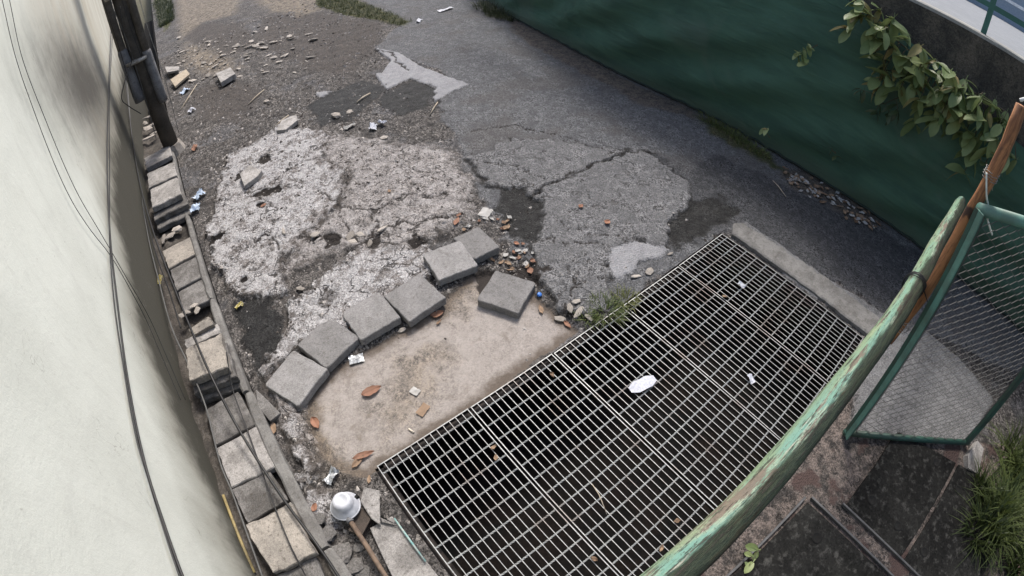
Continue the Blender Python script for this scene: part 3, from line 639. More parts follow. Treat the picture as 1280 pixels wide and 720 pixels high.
bw = thing('building_wall', 'long off-white rendered wall with stains and a dark patch along the left side', 'wall', (0, 0, 0))
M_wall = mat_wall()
fs = [tuple(reversed(f)) for f in fs] if False else fs
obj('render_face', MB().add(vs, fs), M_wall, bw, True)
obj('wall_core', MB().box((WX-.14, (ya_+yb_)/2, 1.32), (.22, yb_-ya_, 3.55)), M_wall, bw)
obj('coping', MB().box((WX-.12, (ya_+yb_)/2, 3.14), (.34, yb_-ya_, .075)), M_kerb, bw)

# ------------------------------------------------------------------ cables
def cable(pts, r, m, label, name='cable', group=None, k=8, n=6):
    o = obj(name, MB().tube(smoothpath(pts, k), r, n), m, None, True); return tag(o, label, 'cable', group)
W = lambda pts, off: [PX(a, b, WX+off) for a, b in pts]
cable(W([(143, -40), (139, 35), (136, 110), (134, 180), (135, 245), (139, 310), (147, 380), (159, 470), (180, 575), (205, 655), (236, 740), (262, 800)], .035), .0065, M_black, 'thick black cable hanging in a long curve down the white wall')
cable(W([(147, -40), (141, 40), (137, 120), (137, 190), (137, 250), (137, 300), (143, 380), (154, 455), (170, 545), (186, 600), (206, 665), (232, 740), (258, 800)], .028), .0045, M_black, 'thinner black cable twisted along the thick one on the wall')
cable(W([(-6, -40), (5, 10), (20, 73), (43, 140), (83, 238), (110, 283), (143, 327), (178, 390), (200, 440), (226, 500)], .02), .0022, M_black, 'left strand of the pair of thin wires sloping down the wall')
cable(W([(4, -40), (14, 10), (28, 73), (57, 150), (95, 238), (125, 290), (150, 333), (184, 392), (208, 445), (232, 500)], .018), .0022, M_black, 'right strand of the pair of thin wires sloping down the wall')
cable(W([(146, -30), (150, 30), (158, 95), (163, 150)], .03), .006, M_greyc, 'thin grey cable on the wall left of the utility pole')
def zc(pts, zz): return [G(a, b, z) for (a, b), z in zip(pts, zz)]
cable(W([(152, 60), (158, 110), (163, 150)], .06)[:2]+zc([(172, 215), (190, 285), (212, 345), (236, 405), (262, 466), (292, 525), (327, 583), (360, 632), (392, 675), (424, 722), (450, 770)],
      [.30, .26, .24, .23, .235, .15, .11, .11, .12, .10, .10]), .008, M_black, 'black cable running along the drain covers from pole to bottom edge')
cable(zc([(176, 240), (186, 300), (197, 345), (214, 408), (235, 455), (257, 508), (275, 578), (290, 615), (307, 662), (327, 718), (345, 770)], [.18, .16, .14, .14, .16, .12, .06, .06, .07, .07, .06]), .006, M_greyc, 'grey cable along the wall side edge of the drain covers')
cable(zc([(283, 440), (291, 487), (309, 537), (326, 585), (342, 630), (362, 680), (384, 724), (400, 760)], [.20, .10, .06, .06, .09, .10, .07, .07]), .0042, M_black, 'thin black wire lying across the middle of the drain covers')
cable(zc([(168, 205), (180, 262), (196, 320), (212, 365), (226, 410)], [.22, .16, .12, .12, .12]), .006, M_black, 'short black cable lying in the drain gap beside the wall')
# a split bamboo cane in the gap
p0, p1 = G(279, 619, .0), G(318, 716, .0)
tag(obj('bamboo_cane', MB().tube([p0, p0.lerp(p1, .33), p0.lerp(p1, .66), p1], .009, 8, wob=.1), mat_plain('yellow_cane', (.33, .26, .11), (.2, .16, .08), rough=.6), None, True), 'yellow cane lying in the gap between wall and drain covers', 'cane')

# ------------------------------------------------------------------ utility pole with clamped pipes
M_pole = mat_concrete('pole_dark_steel', (.085, .076, .066), (.05, .046, .041), speck=.3)
M_pipe = mat_concrete('grey_conduit', (.20, .20, .205), (.13, .13, .135), speck=.3, dirtamt=.5)
M_pipeD = mat_concrete('dark_conduit', (.14, .128, .115), (.085, .078, .07), speck=.3); RP = 6.15; pc = PR(210, 172, RP)
up = thing('utility_pole', 'dark utility pole with two grey pipes clamped to it by the left wall', 'pole', (pc.x, pc.y, 0))
obj('shaft', MB().tube([(0, 0, -.1), (0, 0, 1.5), (0, 0, 4.2)], [.105, .10, .09], 16), M_pole, up, True)
obj('footing', MB().tube([(0.0, 0, -.1), (0, 0, .10)], [.2, .13], 9), M_rubble, up)
for dx, dy, z0, r in ((-.150, -.06, PR(189, 118, RP).z, .064), (.115, -.085, PR(217, 117, RP).z, .058)):
    pp = obj('conduit_pipe', MB().tube([(dx, dy, z0+.3), (dx, dy, 4.1)], r*.82, 14), M_pipeD, up, True)
    obj('pipe_socket', MB().tube([(dx, dy, z0), (dx, dy, z0+.08), (dx, dy, z0+.62), (dx, dy, z0+.66)], [r, r*1.06, r, r*.86], 14), M_pipe, pp, True)
for z in (1.25, 2.05):
    obj('clamp_band', MB().tube([(-.02, -.03, z), (-.02, -.03, z+.035)], .17, 18), M_zinc, up, True)
for s in range(4):
    rr = random.Random(90+s); pts = [(pc.x+(-.2, -.09, .19, .02)[s]+rr.uniform(-.02, .02), pc.y-.15-rr.uniform(0, .05), z) for z in np.linspace((.9, .3, .25, 1.0)[s], 4.1, 7)]
    pts = [(x+rr.uniform(-.035, .035), y, z) for x, y, z in pts]
    cable(pts, .0045, (M_black, M_greyc, M_zinc, M_black)[s], ('loose black wire hanging left of the utility pole pipes', 'grey wire hanging between the pole and its left pipe', 'pale wire hanging down the right side of the utility pole', 'black wire draped across the front of the utility pole')[s], 'wire')
lp = [PR(150, 8, 5.6), PR(156, 50, 5.6), PR(165, 72, 5.7), PR(158, 95, 5.6), PR(152, 122, 5.5), PR(160, 132, 5.5), PR(176, 142, 5.6)]
cable(lp, .006, M_black, 'looped black cable end dangling between wall and utility pole', 'wire')

# ------------------------------------------------------------------ retaining wall, raised road and railing on the right
RW = [(4.85, -6), (4.85, 4.0), (5.35, 5.6), (6.4, 8.6), (9.0, 15.0)]; RZ = 2.06
M_rwall = mat_concrete('retaining_wall_concrete', (.105, .09, .072), (.05, .046, .04), speck=.6, dirtamt=.7, dirt=(.022, .022, .016), scale=.5)
mb = MB(); n = len(RW); off = [(x+.34, y) for x, y in RW]
pl = RW+off[::-1]; mb.prism(pl, -1.25, RZ)
rw = thing('retaining_wall', 'dark stained concrete retaining wall above the green net', 'wall')
obj('wall_body', mb, M_rwall, rw)
mb = MB(); a = [(x+.02, y) for x, y in RW]; b = [(x+.36, y) for x, y in RW]; mb.prism(a+b[::-1], RZ+.002, RZ+.03)
obj('cap', mb, mat_concrete('pale_cap', (.38, .37, .33), (.30, .29, .26), speck=.2, dirtamt=.25), rw)
M_path = mat_concrete('raised_road_concrete', (.25, .262, .27), (.21, .22, .23), speck=.15, dirtamt=.12)
mb = MB(); a = [(x+.345, y) for x, y in RW]; mb.prism(a+[(60, 15), (60, -6)], RZ-.3, RZ-.004); struct(obj('raised_road', mb, M_path))
rb = thing('roadside_barrier', 'low blue grey barrier wall across the raised road', 'barrier')
obj('barrier_body', MB().box((17, 4, RZ+.45), (.3, 30, .9)), mat_plain('blue_grey_paint', (.25, .30, .36), (.20, .25, .31), rough=.7), rb)
obj('stripe', MB().box((16.84, 4, RZ+.62), (.012, 30, .09)), mat_plain('white_paint', (.8, .8, .8), rough=.6), rb)
M_rail = mat_plain('teal_railing_paint', (.035, .13, .10), (.03, .10, .08), rough=.5, sc_=12)
rl = thing('road_railing', 'green painted steel railing on top of the retaining wall', 'railing')
b = PR(1228, 45, 5.12); 
for i in range(-2, 5): obj('post', MB().box((b.x, b.y+i*1.6, RZ+.53), (.055, .055, 1.0)), M_rail, rl)
for z in (2.36, 2.72, 3.05): obj('rail', MB().box((b.x-.002, b.y+1.6, z), (.045, 11.5, .05)), M_rail, rl)

# ------------------------------------------------------------------ green shade net
def mat_net():
    t = NT('green_shade_net'); v = t.geo.outputs['Position']; n = t.noise(t.mapv(v, (1, .6, 2.2)), 1.6, 4, .6, .6)
    st = t.noise(t.mapv(v, (1, .5, 7)), 2.0, 6, .65, 1.2); wv = t.noise(t.mapv(v, (1, 60, 90)), 3.0, 2)
    col = t.mix(t.rng(n, .35, .65), (.092, .190, .128), (.066, .134, .094)); col = t.mix(t.math('MULTIPLY', t.rng(st, .52, .72), .45), col, (.12, .235, .16))  # paler streaks paint in the light caught by folds
    col = t.mix(t.math('MULTIPLY', t.rng(t.noise(v, .9, 3, .6, .8), .5, .66), .5), col, (.14, .21, .16))
    sx = t.n('ShaderNodeSeparateXYZ'); t.l(v, sx.inputs[0])
    dust = t.math('MULTIPLY', t.rng(t.math('ADD', sx.outputs[2], t.math('MULTIPLY', n, .3)), .12, .42, 1.0, 0.0), .55); col = t.mix(dust, col, (.10, .11, .085))
    t.fin(col, .75, t.bump(t.math('ADD', st, t.math('MULTIPLY', wv, .3)), .8, .035), .25)
    tr = t.n('ShaderNodeBsdfTranslucent'); t.l(col, tr.inputs[0]); mx = t.n('ShaderNodeMixShader'); mx.inputs[0].default_value = .25
    t.l(t.b.outputs[0], mx.inputs[1]); t.l(tr.outputs[0], mx.inputs[2]); t.l(mx.outputs[0], t.out.inputs[0]); return t.mat
nb = P([(640, 22), (740, 75), (807, 110), (860, 129), (890, 143), (927, 167), (960, 183), (1000, 211), (1043, 237), (1093, 263), (1150, 310)])[::-1]
by = [-5.0, -2.0]+list(nb[:, 1])+[9.5, 13]; bx = [4.8, 4.8]+[min(4.82, v_) if y_ < 4 else v_ for v_, y_ in nb]+[6.2, 7.6]
ty = [-5, -.42, .215, .95, 2, 4, 5.6, 8.6, 13]; tz = [1.3, 1.44, 1.62, 1.78, 1.93, 2.02, 2.02, 2.0, 1.9]; tx = [4.80, 4.80, 4.80, 4.80, 4.80, 4.80, 5.25, 6.3, 8.0]
Yn = np.linspace(-5, 13, 420); nz = 54; vs = []
bX = np.interp(Yn, by, bx); ker = np.ones(31)/31; bX = np.convolve(np.pad(bX, 15, 'edge'), ker, 'valid'); tX = np.interp(Yn, ty, tx); tZ = np.interp(Yn, ty, tz)
for i, y in enumerate(Yn):
    s = np.linspace(0, 1, nz); zz = tZ[i]*s+.005
    sag = np.sin(s*math.pi)*(-.05+.10*fbm(np.full(nz, y), s*2, .5, 81, 2))
    fold = .042*np.sin(9*(s*2.2+y*.55)+4*fbm(np.full(nz, y), s*2, .6, 83, 2))*(1-ss(s, .3, 1))+.030*fbm(np.full(nz, y)*.7+s*2.1, s*3.5-y*.5, 2.2, 85, 4)-.018*np.abs(fbm(np.full(nz, y)*.35+s*1.2, s*6-y*1.1, 2.5, 89, 2))
    x = bX[i]*(1-s)**1.15+tX[i]*(1-(1-s)**1.15)+sag+fold*np.minimum(1, (1-s)*6)*np.minimum(1, s*5)
    x = np.minimum(x, np.where(zz < 2, tX[i]+.03, 9))
    ybow = y+.04*fbm(np.full(nz, y), s*2, 1.2, 87, 2)
    vs += [(float(a), float(c_), float(b_)+float(.02*vnoise(np.array([y*6]), np.array([0.]), 3)[0])*(1 if k == nz-1 else 0)) for k, (a, c_, b_) in enumerate(zip(x, ybow, zz))]
fs = [(i*nz+k, i*nz+k+1, i*nz+nz+k+1, i*nz+nz+k) for i in range(419) for k in range(nz-1)]
net = thing('shade_net', 'dark green shade net hung along the right side of the alley', 'net')
obj('net_sheet', MB().add(vs, fs), mat_net(), net, True)
obj('hem_rope', MB().tube([(vs[i*nz][0]-.012, vs[i*nz][1], .018+.01*math.sin(i)) for i in range(0, 420, 3)], .011, 5), mat_plain('dark_hem_rope', (.02, .035, .028), rough=.9), net, True)

# ------------------------------------------------------------------ leafy plants rooted in the retaining wall
M_leafA = mat_leaf('vine_leaf_green', (.09, .145, .045), (.26, .31, .13)); M_leafY = mat_leaf('vine_leaf_yellowing', (.17, .16, .05), (.24, .20, .08))
M_leafD = mat_leaf('dark_leaf_green', (.020, .035, .016), (.06, .085, .035)); M_stem = mat_plain('brown_stem', (.10, .085, .05), rough=.8)
def leaf_mesh(L, Wd, m, curl=.25, fold=.18, seed=0):
    n = 7; vs = []; rr = random.Random(seed)
    for i in range(n+1):
        t = i/n; wd = Wd*.5*(math.sin(math.pi*min(1, .07+t*.93))**.6)*(1 if t < .97 else .25); z = -curl*L*t*t; x = L*t
        vs += [(x, -wd, z+fold*wd+rr.uniform(-.003, .003)), (x, -wd*.5, z+fold*wd*.35), (x, 0, z), (x, wd*.5, z+fold*wd*.35), (x, wd, z+fold*wd+rr.uniform(-.003, .003))]
    fs = [(i*5+k, i*5+5+k, i*5+6+k, i*5+1+k) for i in range(n) for k in range(4)]
    b = len(vs); vs += [(-.25*L, -.002, .01), (-.25*L, .002, .01), (.9*L, .001, -curl*L*.81+.0015), (.9*L, -.001, -curl*L*.81+.0015)]
    return MB().add(vs, fs+[(b, b+1, b+2, b+3)]).mesh('leaf', m, True)
LV = [leaf_mesh(.18, .088, M_leafA, .18, .2, 1), leaf_mesh(.165, .08, M_leafA, .35, .25, 2), leaf_mesh(.145, .08, M_leafA, .1, .15, 3), leaf_mesh(.15, .06, M_leafY, .45, .3, 4)]
LD = [leaf_mesh(.15, .05, M_leafD, .25, .2, 5), leaf_mesh(.12, .045, M_leafD, .4, .2, 6)]
def put_leaf(par, p, az, el, roll, mes, s, rr):
    o = link('leaf', rr.choice(mes), par, p); 
    o.rotation_euler = (Matrix.Rotation(az, 4, 'Z') @ Matrix.Rotation(-el, 4, 'Y') @ Matrix.Rotation(roll, 4, 'X')).to_euler(); o.scale = (s,)*3
def vine(name, label, root, tips, mes, seed, per=6, s=1.0, rad=.008):
    rr = random.Random(seed); base = Vector(root[0]); v = thing(name, label, 'plant', base)
    loc = [Vector(p)-base for p in root]; sp = smoothpath(loc, 5); mb = MB(); mb.tube(sp, [rad*(1.2-.8*i/len(sp)) for i in range(len(sp))], 6)
    for tp in tips:
        tp = Vector(tp)-base; k = min(range(len(sp)), key=lambda i: (sp[i]-tp).length); a = sp[k]; mid = a.lerp(tp, .5)+Vector((-.05, 0, .04))
        tw = smoothpath([a, mid, tp], 5); mb.tube(tw, [rad*.5]*len(tw), 5)
        for i in range(per):
            t = 1 if i < per*.55 else rr.uniform(.35, .9); p = tw[min(len(tw)-1, int(t*(len(tw)-1)))]
            put_leaf(v, p+Vector((rr.uniform(-.02, .02),)*3), math.pi+rr.uniform(-1.9, 1.9), rr.uniform(-1.15, .35), rr.uniform(-.5, .5), mes, s*rr.uniform(.6, 1.3), rr)
    obj('stem', mb, M_stem, v, True); return v
V = lambda pts, x: [PX(a, b, x) for a, b in pts]
tips = [(1068, 12), (1082, 22), (1098, 28), (1092, 48), (1112, 42), (1120, 62), (1103, 75), (1136, 72), (1128, 88), (1150, 84), (1160, 102), (1142, 108), (1176, 96), (1172, 120), (1188, 132), (1200, 112),
        (1160, 128), (1210, 138), (1222, 122), (1200, 152), (1232, 150), (1218, 170), (1245, 168), (1238, 188), (1262, 178), (1270, 200), (1254, 150), (1100, 12), (1118, 26), (1135, 45), (1152, 60), (1170, 75), (1190, 92), (1208, 104), (1226, 118), (1244, 132), (1078, 4), (1108, 52), (1146, 92), (1182, 112), (1112, 96), (1126, 110), (1150, 124), (1168, 142), (1190, 160), (1212, 184), (1232, 204), (1088, 40), (1174, 130), (1205, 168)]
rv = random.Random(21); tips += [(a+rv.uniform(-8, 6), b+rv.uniform(8, 32)) for a, b in tips[::3]]
vine('wall_plant', 'leafy plant with oval green leaves trailing along the retaining wall top', V([(1258, 140), (1228, 122), (1190, 98), (1155, 76), (1120, 50), (1090, 22), (1062, -8)], 4.76),
     [PX(a, b, 4.60+rnd.uniform(-.12, .08)) for a, b in tips], LV[:3]*3+LV[3:], 3, 4, 1.12)
vine('wall_plant', 'drooping sprig with yellowing leaves below the trailing wall plant', V([(1112, 60), (1105, 82), (1098, 110)], 4.68), V([(1100, 88), (1097, 112), (1108, 104), (1130, 100)], 4.6), [LV[3], LV[1]], 5, 4)
vine('wall_plant', 'small pale sprig alone on the green net, left of the trailing plant', V([(1022, 56), (1012, 62), (1002, 70)], 4.66), V([(1010, 60), (998, 72), (1008, 76), (1004, 66)], 4.56), LV[:3], 6, 5, .62, .005)
vine('wall_plant', 'dark sprig with narrow leaves poking through the net', V([(1135, 118), (1118, 124), (1105, 130)], 4.66), V([(1095, 138), (1112, 146), (1075, 112), (1122, 138)], 4.56), LD, 7, 4, .9, .005)
vine('wall_plant', 'two leaf seedling low on the green net', V([(962, 172), (958, 166)], 4.38), V([(955, 163), (960, 162)], 4.34), [LV[3], LV[0]], 8, 2, .5, .004)
vine('wall_plant', 'small dark seedling near the foot of the green net', V([(1045, 192), (1040, 188)], 4.45), V([(1040, 188), (1044, 192)], 4.40), LD, 9, 2, .7, .004)

g_ = G(937, 700, .0); vine('seedling', 'tiny bright green seedling at the edge of the bottom cover', [g_, g_+Vector((0, 0, .05))], [g_+Vector((.03, .01, .07)), g_+Vector((-.03, 0, .06))], [leaf_mesh(.06, .035, M_leafA, .2, .2, 11)], 12, 4, 1.0, .003)
# ------------------------------------------------------------------ grass
M_grass = mat_leaf('grass_blade', (.07, .105, .028), (.20, .21, .075), .3, .6); M_grassD = mat_leaf('dark_grass_blade', (.016, .028, .010), (.075, .085, .035), .3, .6)
def blades(mb, c, n, spread, L, wd, rr, lean=.9, droop=.6, mi=0):
    for _ in range(n):
        a = rr.uniform(0, 6.283); r = spread*math.sqrt(rr.random()); x, y = c[0]+math.cos(a)*r, c[1]+math.sin(a)*r
        az = a+rr.uniform(-.9, .9); l = L*rr.uniform(.5, 1.1); w_ = wd*rr.uniform(.7, 1.2); d = Vector((math.cos(az), math.sin(az), 0)); s = Vector((-d.y, d.x, 0))
        le = lean*rr.uniform(.3, 1.0); p = Vector((x, y, c[2])); vs = []; m = 5
        for i in range(m):
            t = i/(m-1); q = p+d*(l*le*t*(.4+.6*t))+Vector((0, 0, l*(t*(1-.35*le)-droop*le*t*t))); ww = w_*(1-t)**.7
            vs += [q-s*ww*.5, q+s*ww*.5]
        mb.add(vs, [(2*i, 2*i+1, 2*i+3, 2*i+2) for i in range(m-1)], mi)
M_grassR = mat_leaf('broad_grass_blade', (.020, .034, .010), (.10, .13, .038), .3, .55)
def tuft(px, py, label, n, spread, L, wd, m, seed, z=None, sq=(1, 1)):
    p = G(px, py); z = gz(p.x, p.y) if z is None else z; rr = random.Random(seed); mb = MB(); blades(mb, (0, 0, -.005), n, spread, L, wd, rr)
    mb.v = [(x*sq[0], y*sq[1], zz) for x, y, zz in mb.v]
    return tag(obj('grass_tuft', mb, m, None, False, (p.x, p.y, z)), label, 'grass')
tuft(758, 388, 'bright green grass tuft beside the far edge of the gratings', 300, .11, .13, .0055, M_grass, 2)
tuft(782, 374, 'short grass clump just right of the bright tuft, under the white patch', 160, .08, .10, .005, M_grass, 3)
tuft(735, 398, 'sparse grass at the left end of the bright tuft', 90, .06, .09, .005, M_grass, 4)
for i, (px, py, l) in enumerate(((893, 152, 'grass growing at the foot of the net, left end of the green strip'), (915, 166, 'grass at the net foot, next along the green strip'), (940, 184, 'low grass at the net foot near the seedling'),
                                 (612, 12, 'weed clump where the net meets the road at the top'), (628, 20, 'low weeds at the near end of the net beside the road'))):
    tuft(px, py, l, 220, .16 if i < 3 else .3, .11 if i < 3 else .3, .006 if i < 3 else .012, M_grassD if i > 2 else M_grass, 30+i, sq=(.7, 1.5))
mb = MB(); rr = random.Random(12); Q = REGW['moss'][0]; lo, hi = Q.min(0), Q.max(0)
cand = np.stack([np.array([rr.uniform(lo[0], hi[0]) for _ in range(2500)]), np.array([rr.uniform(lo[1], hi[1]) for _ in range(2500)])], 1)
for c in cand[sdf(cand[:, 0], cand[:, 1], Q) > 0][:700]: blades(mb, (c[0], c[1], -.02), 4, .05, .14, .012, rr)
o = obj('verge_grass', mb, M_grassD); o['kind'] = 'stuff'; o['label'] = 'rough dark grass on the verge beside the road at the top'; o['category'] = 'grass'
mb = MB(); rr = random.Random(13)
fg = P([(193, 2), (214, 2), (214, 26), (203, 34)])
for _ in range(700):
    u, v = rr.random(), rr.random(); c = (fg[0]*(1-u)+fg[1]*u)*(1-v)+(fg[3]*(1-u)+fg[2]*u)*v; blades(mb, (c[0], c[1], -.02), 3, .15, .3, .03, rr)
o = obj('far_grass', mb, M_grassD); o['kind'] = 'stuff'; o['label'] = 'rough green grass far behind the utility pole'; o['category'] = 'grass'

# ------------------------------------------------------------------ painted beam, gate and stick on the right
def mat_peeling():
    t = NT('peeling_green_paint'); v = t.tc.outputs['Object']; lv = t.mapv(v, (.55, 5, 5)); n = t.noise(lv, 3.2, 5, .7, .5); n2 = t.noise(t.mapv(v, (4.5, 46, 46)), 1.7, 5, .75); f = t.noise(v, 90, 3, .7)
    sx = t.n('ShaderNodeSeparateXYZ'); t.l(v, sx.inputs[0]); Yb = sx.outputs[1]; m3 = t.noise(t.mapv(v, (1.6, 12, 12)), 1.5, 5, .7)
    c = t.mix(t.rng(n, .40, .60), (.22, .34, .23), (.19, .35, .285)); c = t.mix(t.rng(m3, .50, .62), c, (.36, .44, .33))
    moss = t.rng(t.math('ADD', Yb, t.math('MULTIPLY', t.math('SUBTRACT', m3, .5), .10)), .018, .05); c = t.mix(t.math('MULTIPLY', moss, .6), c, (.25, .30, .16))     # lichen on the alley side
    c = t.mix(t.math('MULTIPLY', t.rng(t.noise(lv, 4.2, 5, .75), .53, .58), .85), c, (.20, .145, .12))
    c = t.mix(t.math('MULTIPLY', t.rng(t.noise(t.mapv(v, (1.2, 14, 14)), 2.3, 5, .75), .60, .66), .8), c, (.50, .48, .40))
    side = t.rng(t.math('ADD', Yb, t.math('MULTIPLY', t.math('SUBTRACT', m3, .5), .09)), -.006, .016, 1.0, 0.0)            # bare timber on the outer side, with its shade painted in
    gr = t.mix(t.rng(n2, .40, .62), (.046, .049, .031), (.008, .008, .007)); c = t.mix(t.math('MULTIPLY', side, .92), c, gr)
    c = t.mix(t.math('MULTIPLY', t.rng(n2, .55, .60), .85), c, (.06, .055, .045)); c = t.mix(t.math('MULTIPLY', t.rng(f, .60, .68), .6), c, (.07, .065, .05))
    h = t.math('ADD', t.math('MULTIPLY', n2, 1.0), t.math('MULTIPLY', f, .3)); return t.fin(c, .88, t.bump(h, 1.0, .014), .12)
BU = Vector((math.sin(math.radians(93.5)), math.cos(math.radians(93.5)), 0)); BN = Vector((BU.y, -BU.x, 0)); BR = .054
def beam_pt(r): return BU*r+BN*BR*1.0+Vector((0, 0, CAMH-(1.245+.20*(r-.585)/3.6)))
a, b = beam_pt(-.75), beam_pt(3.98); L = (b-a).length; xd = (b-a).normalized(); yd = -BN; zd = xd.cross(yd).normalized()
bo = thing('beam', 'thick round beam with peeling green paint crossing above the gratings', 'beam')
bo.matrix_world = Matrix((xd, yd, zd)).transposed().to_4x4(); bo.location = a
n = 40; path = [(L*i/n, .006*math.sin(i*.45), .005*math.sin(i*.7+1)) for i in range(n+1)]; rads = [BR*(1.0-.10*i/n+.018*math.sin(i*1.9)) for i in range(n+1)]; rads[-1] *= .72
beam_body = obj('beam_body', MB().tube(path, rads, 24), mat_peeling(), bo, True)
wr = 2.30
def wrap(c, ax, r, m, n_, pitch, seed, name, label, wob=.006, rad=.0028):
    rr = random.Random(seed); ax = ax.normalized(); u = ax.cross(Vector((0, 0, 1) if abs(ax.z) < .9 else (1, 0, 0))).normalized(); v = ax.cross(u); pts = []
    for i in range(n_*14+1):
        an = 2*math.pi*i/14; q = r+rr.uniform(0, wob); pts.append(Vector(c)+ax*(pitch*i/14+rr.uniform(-.002, .002))+u*math.cos(an)*q+v*math.sin(an)*q)
    pts.append(pts[-1]+Vector((-.02, -.05, -.03))); pts.append(pts[-1]+Vector((.02, -.03, -.05)))
    return tag(obj(name, MB().tube(pts, rad, 5), m, None, True), label, 'wire')
wrap(beam_pt(2.28), xd, BR+.004, M_black, 4, .014, 1, 'binding_wire', 'black wire wound round the green beam where the stick is tied')

# brown stick lashed beside the gate
s0, s1 = PR(1113, 428, 2.36), PR(1277, 132, 2.42)
M_stick = NT('stripped_brown_wood'); vv = M_stick.mapv(M_stick.tc.outputs['Object'], (14, 14, 1.6)); nn = M_stick.noise(vv, 2.0, 5, .7, .4); n_b = M_stick.noise(M_stick.tc.outputs['Object'], 4, 4)
cc = M_stick.mix(M_stick.rng(nn, .38, .62), (.36, .17, .075), (.13, .06, .032)); cc = M_stick.mix(M_stick.rng(n_b, .54, .62), cc, (.05, .03, .022))
M_stick = M_stick.fin(cc, .75, M_stick.bump(nn, .6, .008), .3)
n = 16; pth = [s0.lerp(s1, i/n)+Vector((.006*math.sin(i*.9), .006*math.cos(i*.7), 0)) for i in range(n+1)]
mb = MB().tube([p-s0 for p in pth], [.020+.012*min(1, i/7)+.002*math.sin(i*2.1)-(.006 if i == n else 0) for i in range(n+1)], 12)
tag(obj('wooden_stick', mb, M_stick, None, True, s0), 'long brown stripped stick tied upright to the green beam and gate', 'stick')
ax = s1-s0
wrap(s0.lerp(s1, .74), ax, .034, M_zinc, 4, .012, 3, 'binding_wire', 'wire wound round the upper part of the brown stick', .008, .0024)
wrap(s0.lerp(s1, .08), ax, .034, M_zinc, 5, .016, 4, 'binding_wire', 'tangled wire round the lower end of the brown stick', .02, .002)
pts = [s0.lerp(s1, .72)+Vector((-.05, .03, .06)), s0.lerp(s1, .70)+Vector((-.045, -.02, 0)), s0.lerp(s1, .66)+Vector((0, -.06, -.0)), s0.lerp(s1, .62)+Vector((.05, -.09, -.01)), s0.lerp(s1, .60)+Vector((.05, -.15, -.03))]
tag(obj('plastic_strap', MB().tube(smoothpath(pts, 6), .005, 6), mat_plain('white_strap', (.62, .66, .60), rough=.5), None, True), 'white plastic strap knotted loosely round the brown stick', 'strap')
pts = [s1+Vector((-.03, .02, .02)), s1+Vector((-.02, -.02, .05)), s1+Vector((.02, -.04, .02)), s1+Vector((.03, -.02, -.01))]
tag(obj('plastic_strap', MB().tube(smoothpath(pts, 6), .008, 6), mat_plain('white_rag', (.70, .70, .68), rough=.7), None, True), 'white rag tied at the top end of the brown stick', 'strap')

# chain-link gate leaning beside it
B0, B1 = G(1060, 541, .03), G(1208, 553, .03); T0 = PR(1226, 262, 2.32)
q1 = PR(1282, 462, 3.22); T1 = B1+(q1-B1)*((T0.z-.0)/(q1.z-.03))
M_gate = mat_plain('dark_teal_gate_paint', (.022, .07, .052), (.03, .05, .038), rough=.55, sc_=9, bump=.4); M_gate2 = mat_plain('light_teal_gate_paint', (.10, .22, .175), (.08, .15, .12), rough=.5, sc_=8)
gt = thing('chain_link_gate', 'leaning green gate with chain link mesh to the right of the stick', 'gate', B0)
Lc = lambda p: p-B0
def barobj(name, p, q, wd, th, m, nrm):
    p, q = Lc(p), Lc(q); d = (q-p).normalized(); nrm = (nrm-d*nrm.dot(d)).normalized(); s = d.cross(nrm)
    M = Matrix((s, d, nrm)).transposed(); return obj(name, MB().box((p+q)/2, (wd, (q-p).length, th), M), m, gt)
gn = (B1-B0).cross(T0-B0).normalized()
barobj('stile', B0, T0, .055, .03, M_gate, gn); barobj('flange', B0+(B1-B0).normalized()*-.022+gn*.03, T0+(B1-B0).normalized()*-.022+gn*.03, .008, .05, M_gate2, gn)
barobj('stile', B1, T1, .05, .03, M_gate, gn)
ex = (B1-B0).normalized()*.03
obj('bottom_rail', MB().tube([Lc(B0)-ex, Lc(B0.lerp(B1, .5)), Lc(B1)+ex], .021, 12), M_gate, gt, True)
obj('top_rail', MB().tube([Lc(T0)-ex*.3, Lc(T1)+ex], .030, 14), M_gate2, gt, True)
if False: barobj('brace', B1+Vector((0, 0, .02))+gn*.035, B1.lerp(T1, .4)+(T0-T1)*.0+Vector((.12, -.12, 0))+gn*.035, .03, .012, M_gate, gn)
def bil(u, v): return Lc((B0*(1-u)+B1*u)*(1-v)+(T0*(1-u)+T1*u)*v)
mb = MB(); nw = 22; nv = 30
for i in range(-1, nw+1):
    pts = []
    for j in range(nv*2+1):
        u = (i+.5+(.5 if (j+i) % 2 else -.5)*1.04)/nw; v = (j/2)/nv
        if u < 0 or u > 1: continue
        pts.append(bil(u, v)+gn*(.004 if j % 2 else -.004)*(1 if i % 2 else -1))
    if len(pts) > 2: mb.tube(pts, .0025, 4, False)
o = obj('chain_link_mesh', mb, mat_plain('dull_chain_wire', (.095, .095, .09), (.06, .058, .055), rough=.5, metal=.2), gt); o['kind'] = 'stuff'

